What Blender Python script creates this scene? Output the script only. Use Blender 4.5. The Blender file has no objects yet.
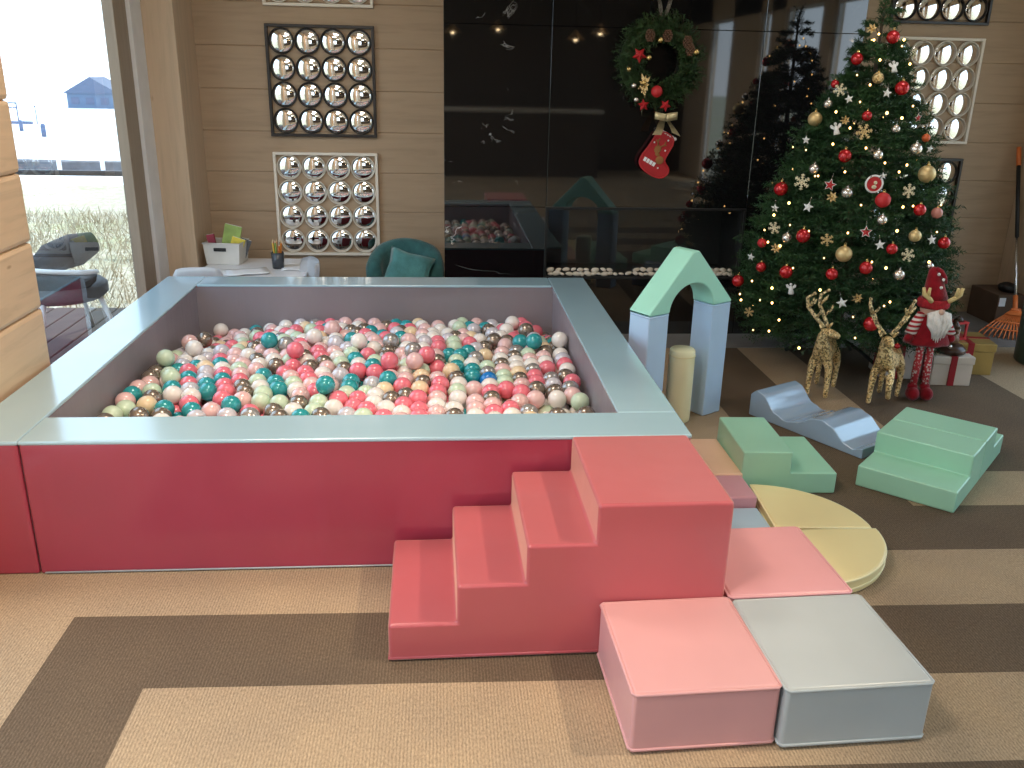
import bpy, bmesh, math, random
from math import sin, cos, pi, radians, sqrt, exp
from mathutils import Vector, Matrix, Quaternion

random.seed(11)
S = bpy.context.scene
COL = S.collection

# ------------------------------------------------------------------ helpers
def tag(o, label=None, cat=None, group=None, kind=None):
    if label: o['label'] = label
    if cat: o['category'] = cat
    if group: o['group'] = group
    if kind: o['kind'] = kind
    return o

def thing(name, label, cat, loc=(0, 0, 0), rotz=0.0, group=None):
    o = bpy.data.objects.new(name, None)
    COL.objects.link(o)
    o.location = loc
    o.rotation_euler = (0, 0, rotz)
    o.empty_display_size = .05
    return tag(o, label, cat, group)

def obj(name, bm, mats, parent=None, smooth=True, wn=False, loc=None, rot=None):
    me = bpy.data.meshes.new(name)
    bmesh.ops.recalc_face_normals(bm, faces=bm.faces[:])
    bm.to_mesh(me)
    bm.free()
    if not isinstance(mats, (list, tuple)): mats = [mats]
    for m in mats: me.materials.append(m)
    if smooth:
        me.polygons.foreach_set('use_smooth', [True] * len(me.polygons))
    o = bpy.data.objects.new(name, me)
    COL.objects.link(o)
    if parent is not None: o.parent = parent
    if loc is not None: o.location = loc
    if rot is not None: o.rotation_euler = rot
    if wn:
        m = o.modifiers.new('wn', 'WEIGHTED_NORMAL'); m.keep_sharp = False; m.weight = 80
    return o

def pydata(name, verts, faces, mats, parent=None, smooth=False, loc=None):
    me = bpy.data.meshes.new(name)
    me.from_pydata(verts, [], faces)
    if not isinstance(mats, (list, tuple)): mats = [mats]
    for m in mats: me.materials.append(m)
    if smooth: me.polygons.foreach_set('use_smooth', [True] * len(me.polygons))
    o = bpy.data.objects.new(name, me)
    COL.objects.link(o)
    if parent is not None: o.parent = parent
    if loc is not None: o.location = loc
    return o

def dup(src, parent=None, loc=None, rot=None, label=None, group=None):
    c = src.copy(); COL.objects.link(c)
    if parent is not None: c.parent = parent
    if loc is not None: c.location = loc
    if rot is not None: c.rotation_euler = rot
    if label: c['label'] = label
    if group: c['group'] = group
    for ch in list(src.children): dup(ch, c)
    return c

def box(bm, lo, hi, mi=0, bev=0.0, seg=2):
    x0, y0, z0 = lo; x1, y1, z1 = hi
    v = [bm.verts.new(p) for p in ((x0,y0,z0),(x1,y0,z0),(x1,y1,z0),(x0,y1,z0),(x0,y0,z1),(x1,y0,z1),(x1,y1,z1),(x0,y1,z1))]
    fs = [bm.faces.new([v[i] for i in q]) for q in ((3,2,1,0),(4,5,6,7),(0,1,5,4),(1,2,6,5),(2,3,7,6),(3,0,4,7))]
    for f in fs: f.material_index = mi
    if bev > 0:
        es = list({e for f in fs for e in f.edges})
        r = bmesh.ops.bevel(bm, geom=es, offset=bev, segments=seg, profile=.5, affect='EDGES')
        for f in r['faces']: f.material_index = mi
    return v

def prism(bm, pts, a, b, axis='y', mi=0, bev=0.0, seg=2):
    """polygon pts (2D) extruded from a to b; axis y: pts are (x,z); z: (x,y); x: (y,z)"""
    def P(p, t):
        return {'y': (p[0], t, p[1]), 'z': (p[0], p[1], t), 'x': (t, p[0], p[1])}[axis]
    va = [bm.verts.new(P(p, a)) for p in pts]; vb = [bm.verts.new(P(p, b)) for p in pts]
    n = len(pts); fs = [bm.faces.new(va), bm.faces.new(vb[::-1])]
    for i in range(n): fs.append(bm.faces.new((va[i], vb[i], vb[(i+1) % n], va[(i+1) % n])))
    for f in fs: f.material_index = mi
    bmesh.ops.recalc_face_normals(bm, faces=fs)
    if bev > 0:
        es = [e for e in {e for f in fs for e in f.edges} if e.calc_face_angle(0) > radians(28)]
        r = bmesh.ops.bevel(bm, geom=es, offset=bev, segments=seg, profile=.5, affect='EDGES')
        for f in r['faces']: f.material_index = mi

def frame_of(d):
    d = d.normalized()
    u = d.cross(Vector((0, 0, 1)))
    if u.length < 1e-3: u = d.cross(Vector((1, 0, 0)))
    u.normalize(); return u, d.cross(u).normalized()

def tube(bm, pts, r, n=8, mi=0, caps=True, closed=False):
    pts = [Vector(p) for p in pts]; rs = r if isinstance(r, (list, tuple)) else [r] * len(pts)
    rings = []; N = len(pts); pu = None
    for i, p in enumerate(pts):
        if closed: d = pts[(i+1) % N] - pts[i-1]
        else: d = pts[min(i+1, N-1)] - pts[max(i-1, 0)]
        u, w = frame_of(d)
        if pu is not None:
            u = (pu - d.normalized() * pu.dot(d.normalized()))
            if u.length < 1e-6: u, _ = frame_of(d)
            u.normalize(); w = d.normalized().cross(u)
        pu = u
        rings.append([bm.verts.new(p + (u * cos(2*pi*k/n) + w * sin(2*pi*k/n)) * rs[i]) for k in range(n)])
    M = N if closed else N - 1
    for i in range(M):
        a, b = rings[i], rings[(i+1) % N]
        for k in range(n):
            f = bm.faces.new((a[k], a[(k+1) % n], b[(k+1) % n], b[k])); f.material_index = mi
    if caps and not closed:
        for rr in (rings[0][::-1], rings[-1]):
            f = bm.faces.new(rr); f.material_index = mi

def lathe(bm, prof, n=24, c=(0, 0, 0), mi=0, axis='z'):
    """prof: list of (r, h)"""
    rings = []
    for r, h in prof:
        ring = []
        for k in range(n):
            a = 2*pi*k/n
            p = (c[0] + r*cos(a), c[1] + r*sin(a), c[2] + h) if axis == 'z' else (c[0] + r*cos(a), c[1] - h, c[2] + r*sin(a))
            ring.append(bm.verts.new(p))
        rings.append(ring)
    for i in range(len(prof) - 1):
        for k in range(n):
            f = bm.faces.new((rings[i][k], rings[i][(k+1) % n], rings[i+1][(k+1) % n], rings[i+1][k])); f.material_index = mi
    for rr in (rings[0], rings[-1]):
        try:
            f = bm.faces.new(rr); f.material_index = mi
        except ValueError: pass
    bmesh.ops.remove_doubles(bm, verts=[v for rr in (rings[0], rings[-1]) for v in rr], dist=1e-5)

def ball(bm, c, r, seg=16, ring=10, sc=(1, 1, 1), mi=0, rot=None):
    M = Matrix.Translation(c)
    if rot is not None: M = M @ rot.to_4x4()
    M = M @ Matrix.Diagonal((sc[0], sc[1], sc[2], 1))
    r_ = bmesh.ops.create_uvsphere(bm, u_segments=seg, v_segments=ring, radius=r, matrix=M)
    for v in r_['verts']:
        for f in v.link_faces: f.material_index = mi

def bump_verts(bm, amp, scale, seed=0):
    from mathutils import noise
    bm.normal_update()
    for v in bm.verts:
        v.co += v.normal * amp * noise.noise(v.co * scale + Vector((seed, seed*2.3, 0)))

def skin(name, joints, bones, mat, parent=None, sub=2, root=0):
    """joints: list of ((x,y,z), radius); bones: index pairs"""
    me = bpy.data.meshes.new(name)
    me.from_pydata([j[0] for j in joints], bones, [])
    me.materials.append(mat)
    o = bpy.data.objects.new(name, me); COL.objects.link(o)
    if parent is not None: o.parent = parent
    sk = o.modifiers.new('skin', 'SKIN'); sk.use_smooth_shade = True
    me.skin_vertices.new() if not me.skin_vertices else None
    for i, j in enumerate(joints):
        r = j[1]
        me.skin_vertices[0].data[i].radius = (r, r) if not isinstance(r, tuple) else r
        me.skin_vertices[0].data[i].use_root = (i == root)
    sb = o.modifiers.new('sub', 'SUBSURF'); sb.levels = sub; sb.render_levels = sub
    return o

# ------------------------------------------------------------------ materials
def newmat(name):
    m = bpy.data.materials.new(name); m.use_nodes = True
    nt = m.node_tree
    return m, nt, nt.nodes['Principled BSDF'], nt.nodes['Material Output']

def N(nt, t, **kw):
    n = nt.nodes.new(t)
    for k, v in kw.items():
        if k in n.inputs: n.inputs[k].default_value = v
        else: setattr(n, k, v)
    return n

def coords(nt, scale=(1, 1, 1)):
    tc = N(nt, 'ShaderNodeTexCoord'); mp = N(nt, 'ShaderNodeMapping')
    nt.links.new(tc.outputs['Object'], mp.inputs['Vector']); mp.inputs['Scale'].default_value = scale
    return mp.outputs['Vector']

def noise_tex(nt, vec, scale, detail=3, rough=.5, dist=0):
    n = N(nt, 'ShaderNodeTexNoise', Scale=scale, Detail=detail, Roughness=rough, Distortion=dist)
    nt.links.new(vec, n.inputs['Vector']); return n.outputs['Fac']

def ramp(nt, fac, stops):
    r = N(nt, 'ShaderNodeValToRGB'); e = r.color_ramp.elements
    while len(e) < len(stops): e.new(.5)
    for i, (p, c) in enumerate(stops):
        e[i].position = p; e[i].color = (*c, 1) if len(c) == 3 else c
    nt.links.new(fac, r.inputs['Fac']); return r.outputs['Color']

def add_bump(nt, b, h, strength=.2, dist=.01, prev=None):
    n = N(nt, 'ShaderNodeBump', Strength=strength, Distance=dist)
    nt.links.new(h, n.inputs['Height'])
    if prev is not None: nt.links.new(prev, n.inputs['Normal'])
    nt.links.new(n.outputs['Normal'], b.inputs['Normal']); return n.outputs['Normal']

def sr(r, g, b):
    f = lambda c: (c/255/12.92) if c/255 <= .04045 else ((c/255 + .055)/1.055)**2.4
    return (f(r), f(g), f(b))

def mul(c, k): return tuple(min(1, x*k) for x in c)

def simple(name, col, rough=.5, metal=0.0, var=.12, vscale=8, bump=0, bscale=40, spec=.5, emit=0, coat=0, sheen=0):
    m, nt, b, out = newmat(name)
    v = coords(nt)
    f = noise_tex(nt, v, vscale, 3)
    c = ramp(nt, f, [(.3, mul(col, 1-var)), (.7, mul(col, 1+var))])
    nt.links.new(c, b.inputs['Base Color'])
    b.inputs['Roughness'].default_value = rough; b.inputs['Metallic'].default_value = metal
    b.inputs['Specular IOR Level'].default_value = spec
    b.inputs['Coat Weight'].default_value = coat
    b.inputs['Sheen Weight'].default_value = sheen
    if bump: add_bump(nt, b, noise_tex(nt, v, bscale, 3), bump, .01)
    if emit:
        b.inputs['Emission Color'].default_value = (*col, 1); b.inputs['Emission Strength'].default_value = emit
    return m

def vinyl(name, col, rough=.36, wr=.25, stretch=(1, 1, 1), wscale=5, spec=.45, coat=0):
    m, nt, b, out = newmat(name)
    v = coords(nt); vs = coords(nt, stretch)
    f = noise_tex(nt, v, 3, 3)
    c = ramp(nt, f, [(.3, mul(col, .94)), (.7, mul(col, 1.05))])
    nt.links.new(c, b.inputs['Base Color'])
    f2 = noise_tex(nt, v, 11, 2)
    rr = N(nt, 'ShaderNodeMapRange'); nt.links.new(f2, rr.inputs['Value'])
    rr.inputs['To Min'].default_value = rough - .06; rr.inputs['To Max'].default_value = rough + .08
    nt.links.new(rr.outputs['Result'], b.inputs['Roughness'])
    b.inputs['Specular IOR Level'].default_value = spec
    b.inputs['Coat Weight'].default_value = coat; b.inputs['Coat Roughness'].default_value = .14; b.inputs['Coat IOR'].default_value = 1.65
    w = noise_tex(nt, vs, wscale, 2, .5, .6)
    n1 = add_bump(nt, b, w, wr, .03)
    add_bump(nt, b, noise_tex(nt, v, 260, 2), .06, .002, n1)
    return m

V_RED = vinyl('vinyl_crimson', sr(160, 58, 78), .34, .5, (1.6, 1, .45), 2.2, .5, .4)
V_CORAL = vinyl('vinyl_coral', sr(180, 78, 88), .36, .14, (1, 1, 1), 3, .5, .4)
V_CORAL.node_tree.nodes['Principled BSDF'].inputs['Sheen Weight'].default_value = .45
V_CORAL.node_tree.nodes['Principled BSDF'].inputs['Sheen Tint'].default_value = (1, .82, .62, 1)
V_PINK = vinyl('vinyl_pink', sr(208, 156, 156), .32, .12, (1, 1, 1), 3)
V_ROSE = vinyl('vinyl_rose', sr(212, 154, 158), .32, .12, (1, 1, 1), 3)
V_GREY = vinyl('vinyl_grey', sr(170, 178, 180), .3, .12, (1, 1, 1), 3)
V_INNER = vinyl('vinyl_inner_grey', sr(142, 134, 140), .45, .12, (5, 5, .6), 2)
V_BLUE = simple('vinyl_blue', sr(164, 196, 210), .25, 0, .04, 2, spec=.7, coat=.9)
V_BLUE.node_tree.nodes['Principled BSDF'].inputs['Coat Roughness'].default_value = .14
V_BLUE.node_tree.nodes['Principled BSDF'].inputs['Coat IOR'].default_value = 1.65
V_PALE = vinyl('vinyl_pale_blue', sr(188, 216, 243), .34, .1, (1, 1, 1), 3)
V_WAVE = vinyl('vinyl_wave_blue', sr(160, 186, 212), .2, .12, (4, 1, 1), 3, .8, 1.0)
V_MINT = vinyl('vinyl_mint', sr(162, 214, 186), .32, .12, (1, 1, 1), 3)
V_AQUA = vinyl('vinyl_aqua', sr(170, 230, 208), .34, .12, (1, 1, 1), 3)
V_YEL = vinyl('vinyl_yellow', sr(238, 224, 168), .38, .12, (1, 1, 1), 3)
V_CREAM = vinyl('vinyl_cream', sr(244, 236, 190), .4, .1, (1, 1, 1), 3)
V_PEACH = vinyl('vinyl_peach', sr(232, 192, 162), .4, .12, (1, 1, 1), 3)
V_MAUVE = vinyl('vinyl_mauve', sr(204, 150, 160), .4, .2)
V_SKY = vinyl('vinyl_sky', sr(170, 196, 212), .4, .2)
V_DARKRED = vinyl('vinyl_dark_seam', sr(120, 40, 55), .45, .1)

def carpet(name, col):
    m, nt, b, out = newmat(name)
    v = coords(nt); v2 = coords(nt, (1, .45, 1)); v3 = coords(nt, (1, 1, 1))
    f = noise_tex(nt, v2, 210, 3, .65)
    f2 = noise_tex(nt, v, 2.2, 4)
    f3 = noise_tex(nt, v3, 420, 2)
    c1 = ramp(nt, f, [(.32, mul(col, .74)), (.5, col), (.72, mul(col, 1.28))])
    c2 = ramp(nt, f2, [(.3, (.86, .86, .88)), (.7, (1.1, 1.08, 1.04))])
    mx = N(nt, 'ShaderNodeMix', data_type='RGBA', blend_type='MULTIPLY')
    mx.inputs[0].default_value = 1
    nt.links.new(c1, mx.inputs[6]); nt.links.new(c2, mx.inputs[7])
    wl = N(nt, 'ShaderNodeTexWave', wave_type='BANDS', bands_direction='X', Scale=34, Distortion=2.5, Detail=2)
    wl.inputs['Detail Scale'].default_value = 3
    nt.links.new(v, wl.inputs['Vector'])
    wc = ramp(nt, wl.outputs['Fac'], [(.2, (.84, .84, .84)), (.8, (1.08, 1.08, 1.08))])
    mx2 = N(nt, 'ShaderNodeMix', data_type='RGBA', blend_type='MULTIPLY'); mx2.inputs[0].default_value = 1
    nt.links.new(mx.outputs[2], mx2.inputs[6]); nt.links.new(wc, mx2.inputs[7])
    nt.links.new(mx2.outputs[2], b.inputs['Base Color'])
    b.inputs['Roughness'].default_value = .95; b.inputs['Specular IOR Level'].default_value = .1
    wv = N(nt, 'ShaderNodeTexWave', wave_type='BANDS', bands_direction='X', Scale=38, Distortion=1.2, Detail=1)
    nt.links.new(v, wv.inputs['Vector'])
    n1 = add_bump(nt, b, wv.outputs['Fac'], .12, .004)
    add_bump(nt, b, f3, .35, .004, n1)
    return m
C_LIGHT = carpet('carpet_tan', (.41, .312, .208))
C_DARK = carpet('carpet_brown', (.15, .112, .078))

def wood(name, col, axis='x', dark=.86, rough=.55):
    m, nt, b, out = newmat(name)
    st = {'x': (.5, 6, 6), 'y': (6, .5, 6), 'z': (6, 6, .5)}[axis]
    v = coords(nt, st)
    g = noise_tex(nt, v, 4, 6, .6, .8)
    c = ramp(nt, g, [(.28, mul(col, dark)), (.5, col), (.75, mul(col, 1.07))])
    kv = coords(nt, tuple(.4 if s < 1 else 1.1 for s in st))
    vo = N(nt, 'ShaderNodeTexVoronoi', Scale=5.0); nt.links.new(kv, vo.inputs['Vector'])
    k = ramp(nt, vo.outputs['Distance'], [(.015, (.5, .4, .32)), (.05, (1, 1, 1))])
    mx = N(nt, 'ShaderNodeMix', data_type='RGBA', blend_type='MULTIPLY'); mx.inputs[0].default_value = .8
    nt.links.new(c, mx.inputs[6]); nt.links.new(k, mx.inputs[7])
    nt.links.new(mx.outputs[2], b.inputs['Base Color'])
    b.inputs['Roughness'].default_value = rough
    b.inputs['Specular IOR Level'].default_value = .3
    add_bump(nt, b, g, .08, .01)
    return m
W_BACK = wood('pine_boards', (.45, .325, .215))
W_SIDE = wood('pine_logs', (.70, .49, .31), 'y')
W_POST = wood('pine_post', (.60, .45, .31), 'z')
W_JAMB = wood('grey_jamb', (.33, .26, .195), 'z')
W_DARK = wood('dark_boards', (.07, .05, .035))

def marble():
    m, nt, b, out = newmat('black_marble')
    v = coords(nt)
    def vein(scale, width, gate, gscale, off):
        mp = N(nt, 'ShaderNodeMapping'); nt.links.new(v, mp.inputs['Vector']); mp.inputs['Location'].default_value = off
        a = noise_tex(nt, mp.outputs['Vector'], scale, 5, .55, .6)
        s = N(nt, 'ShaderNodeMath', operation='SUBTRACT'); nt.links.new(a, s.inputs[0]); s.inputs[1].default_value = .5
        ab = N(nt, 'ShaderNodeMath', operation='ABSOLUTE'); nt.links.new(s.outputs[0], ab.inputs[0])
        mr = N(nt, 'ShaderNodeMapRange'); nt.links.new(ab.outputs[0], mr.inputs['Value'])
        mr.inputs['From Min'].default_value = 0; mr.inputs['From Max'].default_value = width
        mr.inputs['To Min'].default_value = 1; mr.inputs['To Max'].default_value = 0
        g = noise_tex(nt, mp.outputs['Vector'], gscale, 2)
        gr = N(nt, 'ShaderNodeMapRange'); nt.links.new(g, gr.inputs['Value'])
        gr.inputs['From Min'].default_value = gate; gr.inputs['From Max'].default_value = gate + .05
        mm = N(nt, 'ShaderNodeMath', operation='MULTIPLY'); nt.links.new(mr.outputs[0], mm.inputs[0]); nt.links.new(gr.outputs[0], mm.inputs[1])
        return mm.outputs[0]
    a = vein(4.5, .009, .585, 5.0, (3.1, 0, 1.7)); bb = vein(.8, .0025, .46, 1.3, (8, 0, 4))
    sc = N(nt, 'ShaderNodeMath', operation='MULTIPLY'); nt.links.new(bb, sc.inputs[0]); sc.inputs[1].default_value = .22
    mxx = N(nt, 'ShaderNodeMath', operation='MAXIMUM'); nt.links.new(a, mxx.inputs[0]); nt.links.new(sc.outputs[0], mxx.inputs[1])
    sx = N(nt, 'ShaderNodeSeparateXYZ'); nt.links.new(v, sx.inputs[0])
    gx = N(nt, 'ShaderNodeMapRange'); nt.links.new(sx.outputs['X'], gx.inputs['Value']); gx.inputs['From Min'].default_value = .22; gx.inputs['From Max'].default_value = .5
    gx.inputs['To Min'].default_value = 1; gx.inputs['To Max'].default_value = .06
    vm = N(nt, 'ShaderNodeMath', operation='MULTIPLY'); nt.links.new(mxx.outputs[0], vm.inputs[0]); nt.links.new(gx.outputs[0], vm.inputs[1]); mxx = vm
    c = ramp(nt, mxx.outputs[0], [(0, (.006, .006, .0065)), (1, (.55, .55, .55))])
    nt.links.new(c, b.inputs['Base Color'])
    b.inputs['Roughness'].default_value = .03; b.inputs['IOR'].default_value = 1.95
    return m
M_MARBLE = marble()
M_STONE = simple('grey_floor_stone', (.20, .195, .19), .45, 0, .15, 5, .1, 30)
M_BLACK = simple('matt_black', (.012, .012, .012), .6)
M_BLACKG = simple('black_lacquer', (.02, .015, .013), .35)
M_WHITE = simple('white_paint', (.86, .79, .68), .5, 0, .05)
M_PLASTIC = simple('white_plastic', (.8, .8, .82), .35, 0, .03)
M_MIRROR = simple('mirror', (.93, .92, .9), .03, 1, .01)
M_CEIL = simple('ceiling_white', (.72, .68, .62), .8, 0, .04)
M_ALU = simple('aluminium', (.74, .74, .74), .4, .05, .05)
M_CHROME = simple('steel', (.7, .7, .7), .25, 1, .03)

def glass_mat():
    m, nt, b, out = newmat('window_glass')
    nt.nodes.remove(b)
    fr = N(nt, 'ShaderNodeFresnel', IOR=1.5)
    ge = N(nt, 'ShaderNodeNewGeometry'); io = N(nt, 'ShaderNodeMapRange'); nt.links.new(ge.outputs['Backfacing'], io.inputs['Value'])
    io.inputs['To Min'].default_value = 1.5; io.inputs['To Max'].default_value = 1/1.5; nt.links.new(io.outputs[0], fr.inputs['IOR'])
    mr = N(nt, 'ShaderNodeMath', operation='MULTIPLY'); nt.links.new(fr.outputs[0], mr.inputs[0]); mr.inputs[1].default_value = 1.8
    mr.use_clamp = True
    nz = noise_tex(nt, coords(nt), 1.2, 1)
    tint = ramp(nt, nz, [(0, (.95, .97, .97)), (1, (.98, .99, .99))])
    tr = N(nt, 'ShaderNodeBsdfTransparent'); nt.links.new(tint, tr.inputs['Color'])
    gl = N(nt, 'ShaderNodeBsdfGlossy', Roughness=.0)
    mx = N(nt, 'ShaderNodeMixShader')
    nt.links.new(mr.outputs[0], mx.inputs[0]); nt.links.new(tr.outputs[0], mx.inputs[1]); nt.links.new(gl.outputs[0], mx.inputs[2])
    nt.links.new(mx.outputs[0], out.inputs['Surface'])
    return m
M_GLASS = glass_mat()

def leafmat(name, c1, c2, scale=9):
    m, nt, b, out = newmat(name)
    f = noise_tex(nt, coords(nt), scale, 3)
    nt.links.new(ramp(nt, f, [(.3, c1), (.7, c2)]), b.inputs['Base Color'])
    b.inputs['Roughness'].default_value = .5; b.inputs['Specular IOR Level'].default_value = .3
    return m
M_FIR = leafmat('fir_needles', (.008, .030, .012), (.046, .118, .038))
M_FIR2 = leafmat('wreath_needles', (.015, .04, .014), (.05, .10, .03), 14)
M_BARK = simple('bark', (.06, .04, .025), .9)
M_BULB = simple('fairy_bulb', (1.0, .58, .20), .4, emit=6)

def glitter(name, col, rough=.3):
    m, nt, b, out = newmat(name)
    v = coords(nt)
    vo = N(nt, 'ShaderNodeTexVoronoi', Scale=125.0); nt.links.new(v, vo.inputs['Vector'])
    c = ramp(nt, vo.outputs['Color'], [(.25, mul(col, .26)), (.45, mul(col, .8)), (.70, (1, .77, .40))])
    nt.links.new(c, b.inputs['Base Color'])
    b.inputs['Metallic'].default_value = .55; b.inputs['Roughness'].default_value = rough
    add_bump(nt, b, vo.outputs['Distance'], .9, .006)
    return m
M_GOLDGLIT = glitter('gold_glitter', (1.0, .68, .28))
M_RED = simple('shiny_red', (.50, .012, .018), .16, .35, .05, coat=.5)
M_REDM = simple('matt_red', (.52, .02, .025), .5, 0, .1)
M_GOLD = simple('gold', (.75, .52, .20), .22, .9, .08)
M_GOLDM = simple('matt_gold', (.70, .52, .25), .45, .55, .1, 30)
M_SILVER = simple('champagne_silver', (.78, .72, .66), .2, .85, .05)
M_STARW = simple('white_glitter', (.82, .82, .80), .5, 0, .12, 60, .3, 160)
M_CREAMG = simple('cream_glitter', (.78, .70, .48), .45, .2, .15, 60, .3, 160)
M_FELT = simple('red_felt', (.24, .007, .014), .9, 0, .2, 30, .3, 120, .1, sheen=.3)
M_FUR = simple('white_fur', (.78, .74, .70), .95, 0, .12, 40, .5, 90)
M_STONEW = simple('cream_pebble', (.62, .55, .45), .7, 0, .2, 6, .2, 30)
M_TEAL = simple('teal_fabric', (.045, .14, .14), .9, 0, .2, 20, .35, 160, .1, sheen=.4)
M_TEAL2 = simple('teal_cushion', (.09, .26, .26), .9, 0, .25, 14, .35, 120, .1, sheen=.4)
M_PAPER = simple('paper', (.85, .85, .86), .8, 0, .04)
# ------------------------------------------------------------------ camera
def make_camera():
    f, pitch, yaw, roll, h = 882.08, .3389, .084, .0221, 1.6188
    cy, sy, cp, sp = cos(yaw), sin(yaw), cos(pitch), sin(pitch)
    fw = Vector((sy*cp, cy*cp, -sp)); r = Vector((cy, -sy, 0)); u = r.cross(fw)
    r2 = r*cos(roll) + u*sin(roll); u2 = u*cos(roll) - r*sin(roll)
    cd = bpy.data.cameras.new('camera'); cd.sensor_width = 36; cd.lens = f*36/1024; cd.clip_end = 300
    o = bpy.data.objects.new('camera', cd); COL.objects.link(o)
    M = Matrix((r2, u2, -fw)).transposed().to_4x4(); M.translation = Vector((0, 0, h))
    o.matrix_world = M
    S.camera = o
make_camera()

# ------------------------------------------------------------------ the room
def struct(name, bm, m, smooth=False):
    return tag(obj(name, bm, m, smooth=smooth), kind='structure')

SEAMS = [-.085 + .262*k for k in range(0, 13)]

# carpet floor cut along the pattern lines
DARK = [(-1.14, 3.9, 2.053, 2.40), (-1.14, -.825, -3, 2.40), (.45, 3.9, 1.35, 1.709), (1.45, 3.9, 2.751, 3.098),
        (1.45, 1.87, 2.751, 5.24), (2.19, 3.16, 3.42, 5.24), (1.45, 1.9, 2.751, 3.92), (1.45, 3.16, 3.42, 3.92)]
bm = bmesh.new()
xs = sorted({-1.8, 4.5} | {a for d in DARK for a in d[:2]}); ys = sorted({-5.0, 5.24} | {a for d in DARK for a in d[2:]})
gv = {}
for i, x in enumerate(xs):
    for j, y in enumerate(ys): gv[i, j] = bm.verts.new((x, y - (.0207*(x-.5) if -5 < y < 5.24 else 0), 0))
for i in range(len(xs)-1):
    for j in range(len(ys)-1):
        cx, cy = (xs[i]+xs[i+1])/2, (ys[j]+ys[j+1])/2
        f = bm.faces.new((gv[i, j], gv[i+1, j], gv[i+1, j+1], gv[i, j+1]))
        f.material_index = int(any(a < cx < b and c < cy < d for a, b, c, d in DARK))
o = obj('floor', bm, [C_LIGHT, C_DARK], smooth=False); tag(o, 'carpet in tan and brown rectangular bands', kind='structure')
bm = bmesh.new(); box(bm, (-1.8, 5.24, -.02), (4.5, 6.3, .004)); struct('floor_stone', bm, M_STONE)
bm = bmesh.new(); box(bm, (-2.0, -5.2, 2.9), (4.7, 6.4, 3.05)); struct('ceiling', bm, M_CEIL)

def board_wall(name, axis, a, b, front, back, m, z1=2.9, bev=.018):
    bm = bmesh.new()
    zs = [z for z in SEAMS if z < z1]
    for k, z in enumerate(zs):
        lo, hi = max(0, z), min(z1, zs[k+1] if k+1 < len(zs) else z1)
        if hi - lo < .03: continue
        if axis == 'x': box(bm, (a, min(front, back), lo), (b, max(front, back), hi), bev=bev)
        else: box(bm, (min(front, back), a, lo), (max(front, back), b, hi), bev=bev)
    return struct(name, bm, m)
board_wall('wall_back', 'x', -1.75, 4.3, 6.13, 6.3, W_BACK, bev=.006)
board_wall('wall_left', 'y', 2.3, 3.543, -1.58, -1.86, W_SIDE)
bm = bmesh.new()
for a, b in ((-5, -4.6), (-2.6, -2.2), (-.2, .3)): box(bm, (-1.86, a, 0), (-1.58, b, 2.9))
struct('wall_left_rear', bm, W_POST)
bm = bmesh.new(); box(bm, (-1.95, 5.70, 0), (-1.549, 6.13, 2.9), bev=.006); struct('trim_1', bm, W_POST)
bm = bmesh.new(); box(bm, (4.11, 5.70, 0), (4.5, 6.13, 2.9), bev=.006); struct('trim_2', bm, W_POST)
bm = bmesh.new(); box(bm, (-1.81, 5.29, 0), (-1.75, 5.50, 2.9), bev=.003); struct('trim_3', bm, W_JAMB)
bm = bmesh.new(); box(bm, (-1.82, 5.50, 0), (-1.728, 5.70, 2.9), bev=.006); struct('trim_4', bm, M_ALU)
bm = bmesh.new(); box(bm, (-1.9, 3.3, 2.45), (-1.7, 5.7, 2.9)); box(bm, (-1.9, -5, 2.45), (-1.6, 2.3, 2.9)); struct('trim_5', bm, W_POST)

def window(idx, x, y0, y1, z0=.03, z1=2.45, fr=M_ALU):
    bm = bmesh.new()
    t = .02
    box(bm, (x-t, y0, 0), (x+t, y1, z0)); box(bm, (x-t, y0, z1-.04), (x+t, y1, z1))
    box(bm, (x-t, y0, z0), (x+t, y0+.03, z1-.04)); box(bm, (x-t, y1-.006, z0), (x+t, y1, z1-.04))
    w = tag(obj('window_%d' % idx, bm, fr, smooth=False), kind='structure')
    bm = bmesh.new(); bm.faces.new([bm.verts.new(p) for p in ((x, y0+.03, z0), (x, y1-.006, z0), (x, y1-.006, z1-.04), (x, y0+.03, z1-.04))])
    obj('pane', bm, M_GLASS, w, smooth=False)
window(1, -1.80, 3.3, 5.34)
window(2, -1.80, .3, 2.3)
window(8, -1.80, -2.2, -.2)
window(9, -1.80, -4.6, -2.6)
RW = [(-3.7, -2.6), (-1.4, -1.0), (-.5, .65), (.95, 2.1), (3.5, 5.2)]
for k, (a, b) in enumerate(RW): window(3+k, 4.36, a, b)
bm = bmesh.new(); last = -5.0
for a, b in RW + [(5.7, 5.7)]:
    box(bm, (4.3, last, 0), (4.42, a, 2.9)); last = b
box(bm, (4.3, -5, 2.45), (4.42, 5.7, 2.9))
struct('wall_right', bm, W_POST)
bm = bmesh.new(); box(bm, (-.3, -5.2, 0), (4.4, -5.0, 2.9)); box(bm, (-1.86, -5.2, 2.5), (-.3, -5.0, 2.9)); struct('wall_front', bm, W_DARK)
bm = bmesh.new()
for a, b in ((-1.8, -1.74), (-1.08, -1.02), (-.36, -.3)): box(bm, (a, -5.15, 0), (b, -5.07, 2.5))
w10 = tag(obj('window_10', bm, M_ALU, smooth=False), kind='structure')
bm = bmesh.new(); bm.faces.new([bm.verts.new(p) for p in ((-1.8, -5.1, 0), (-.3, -5.1, 0), (-.3, -5.1, 2.5), (-1.8, -5.1, 2.5))]); obj('pane', bm, M_GLASS, w10, smooth=False)
bm = bmesh.new()
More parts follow.
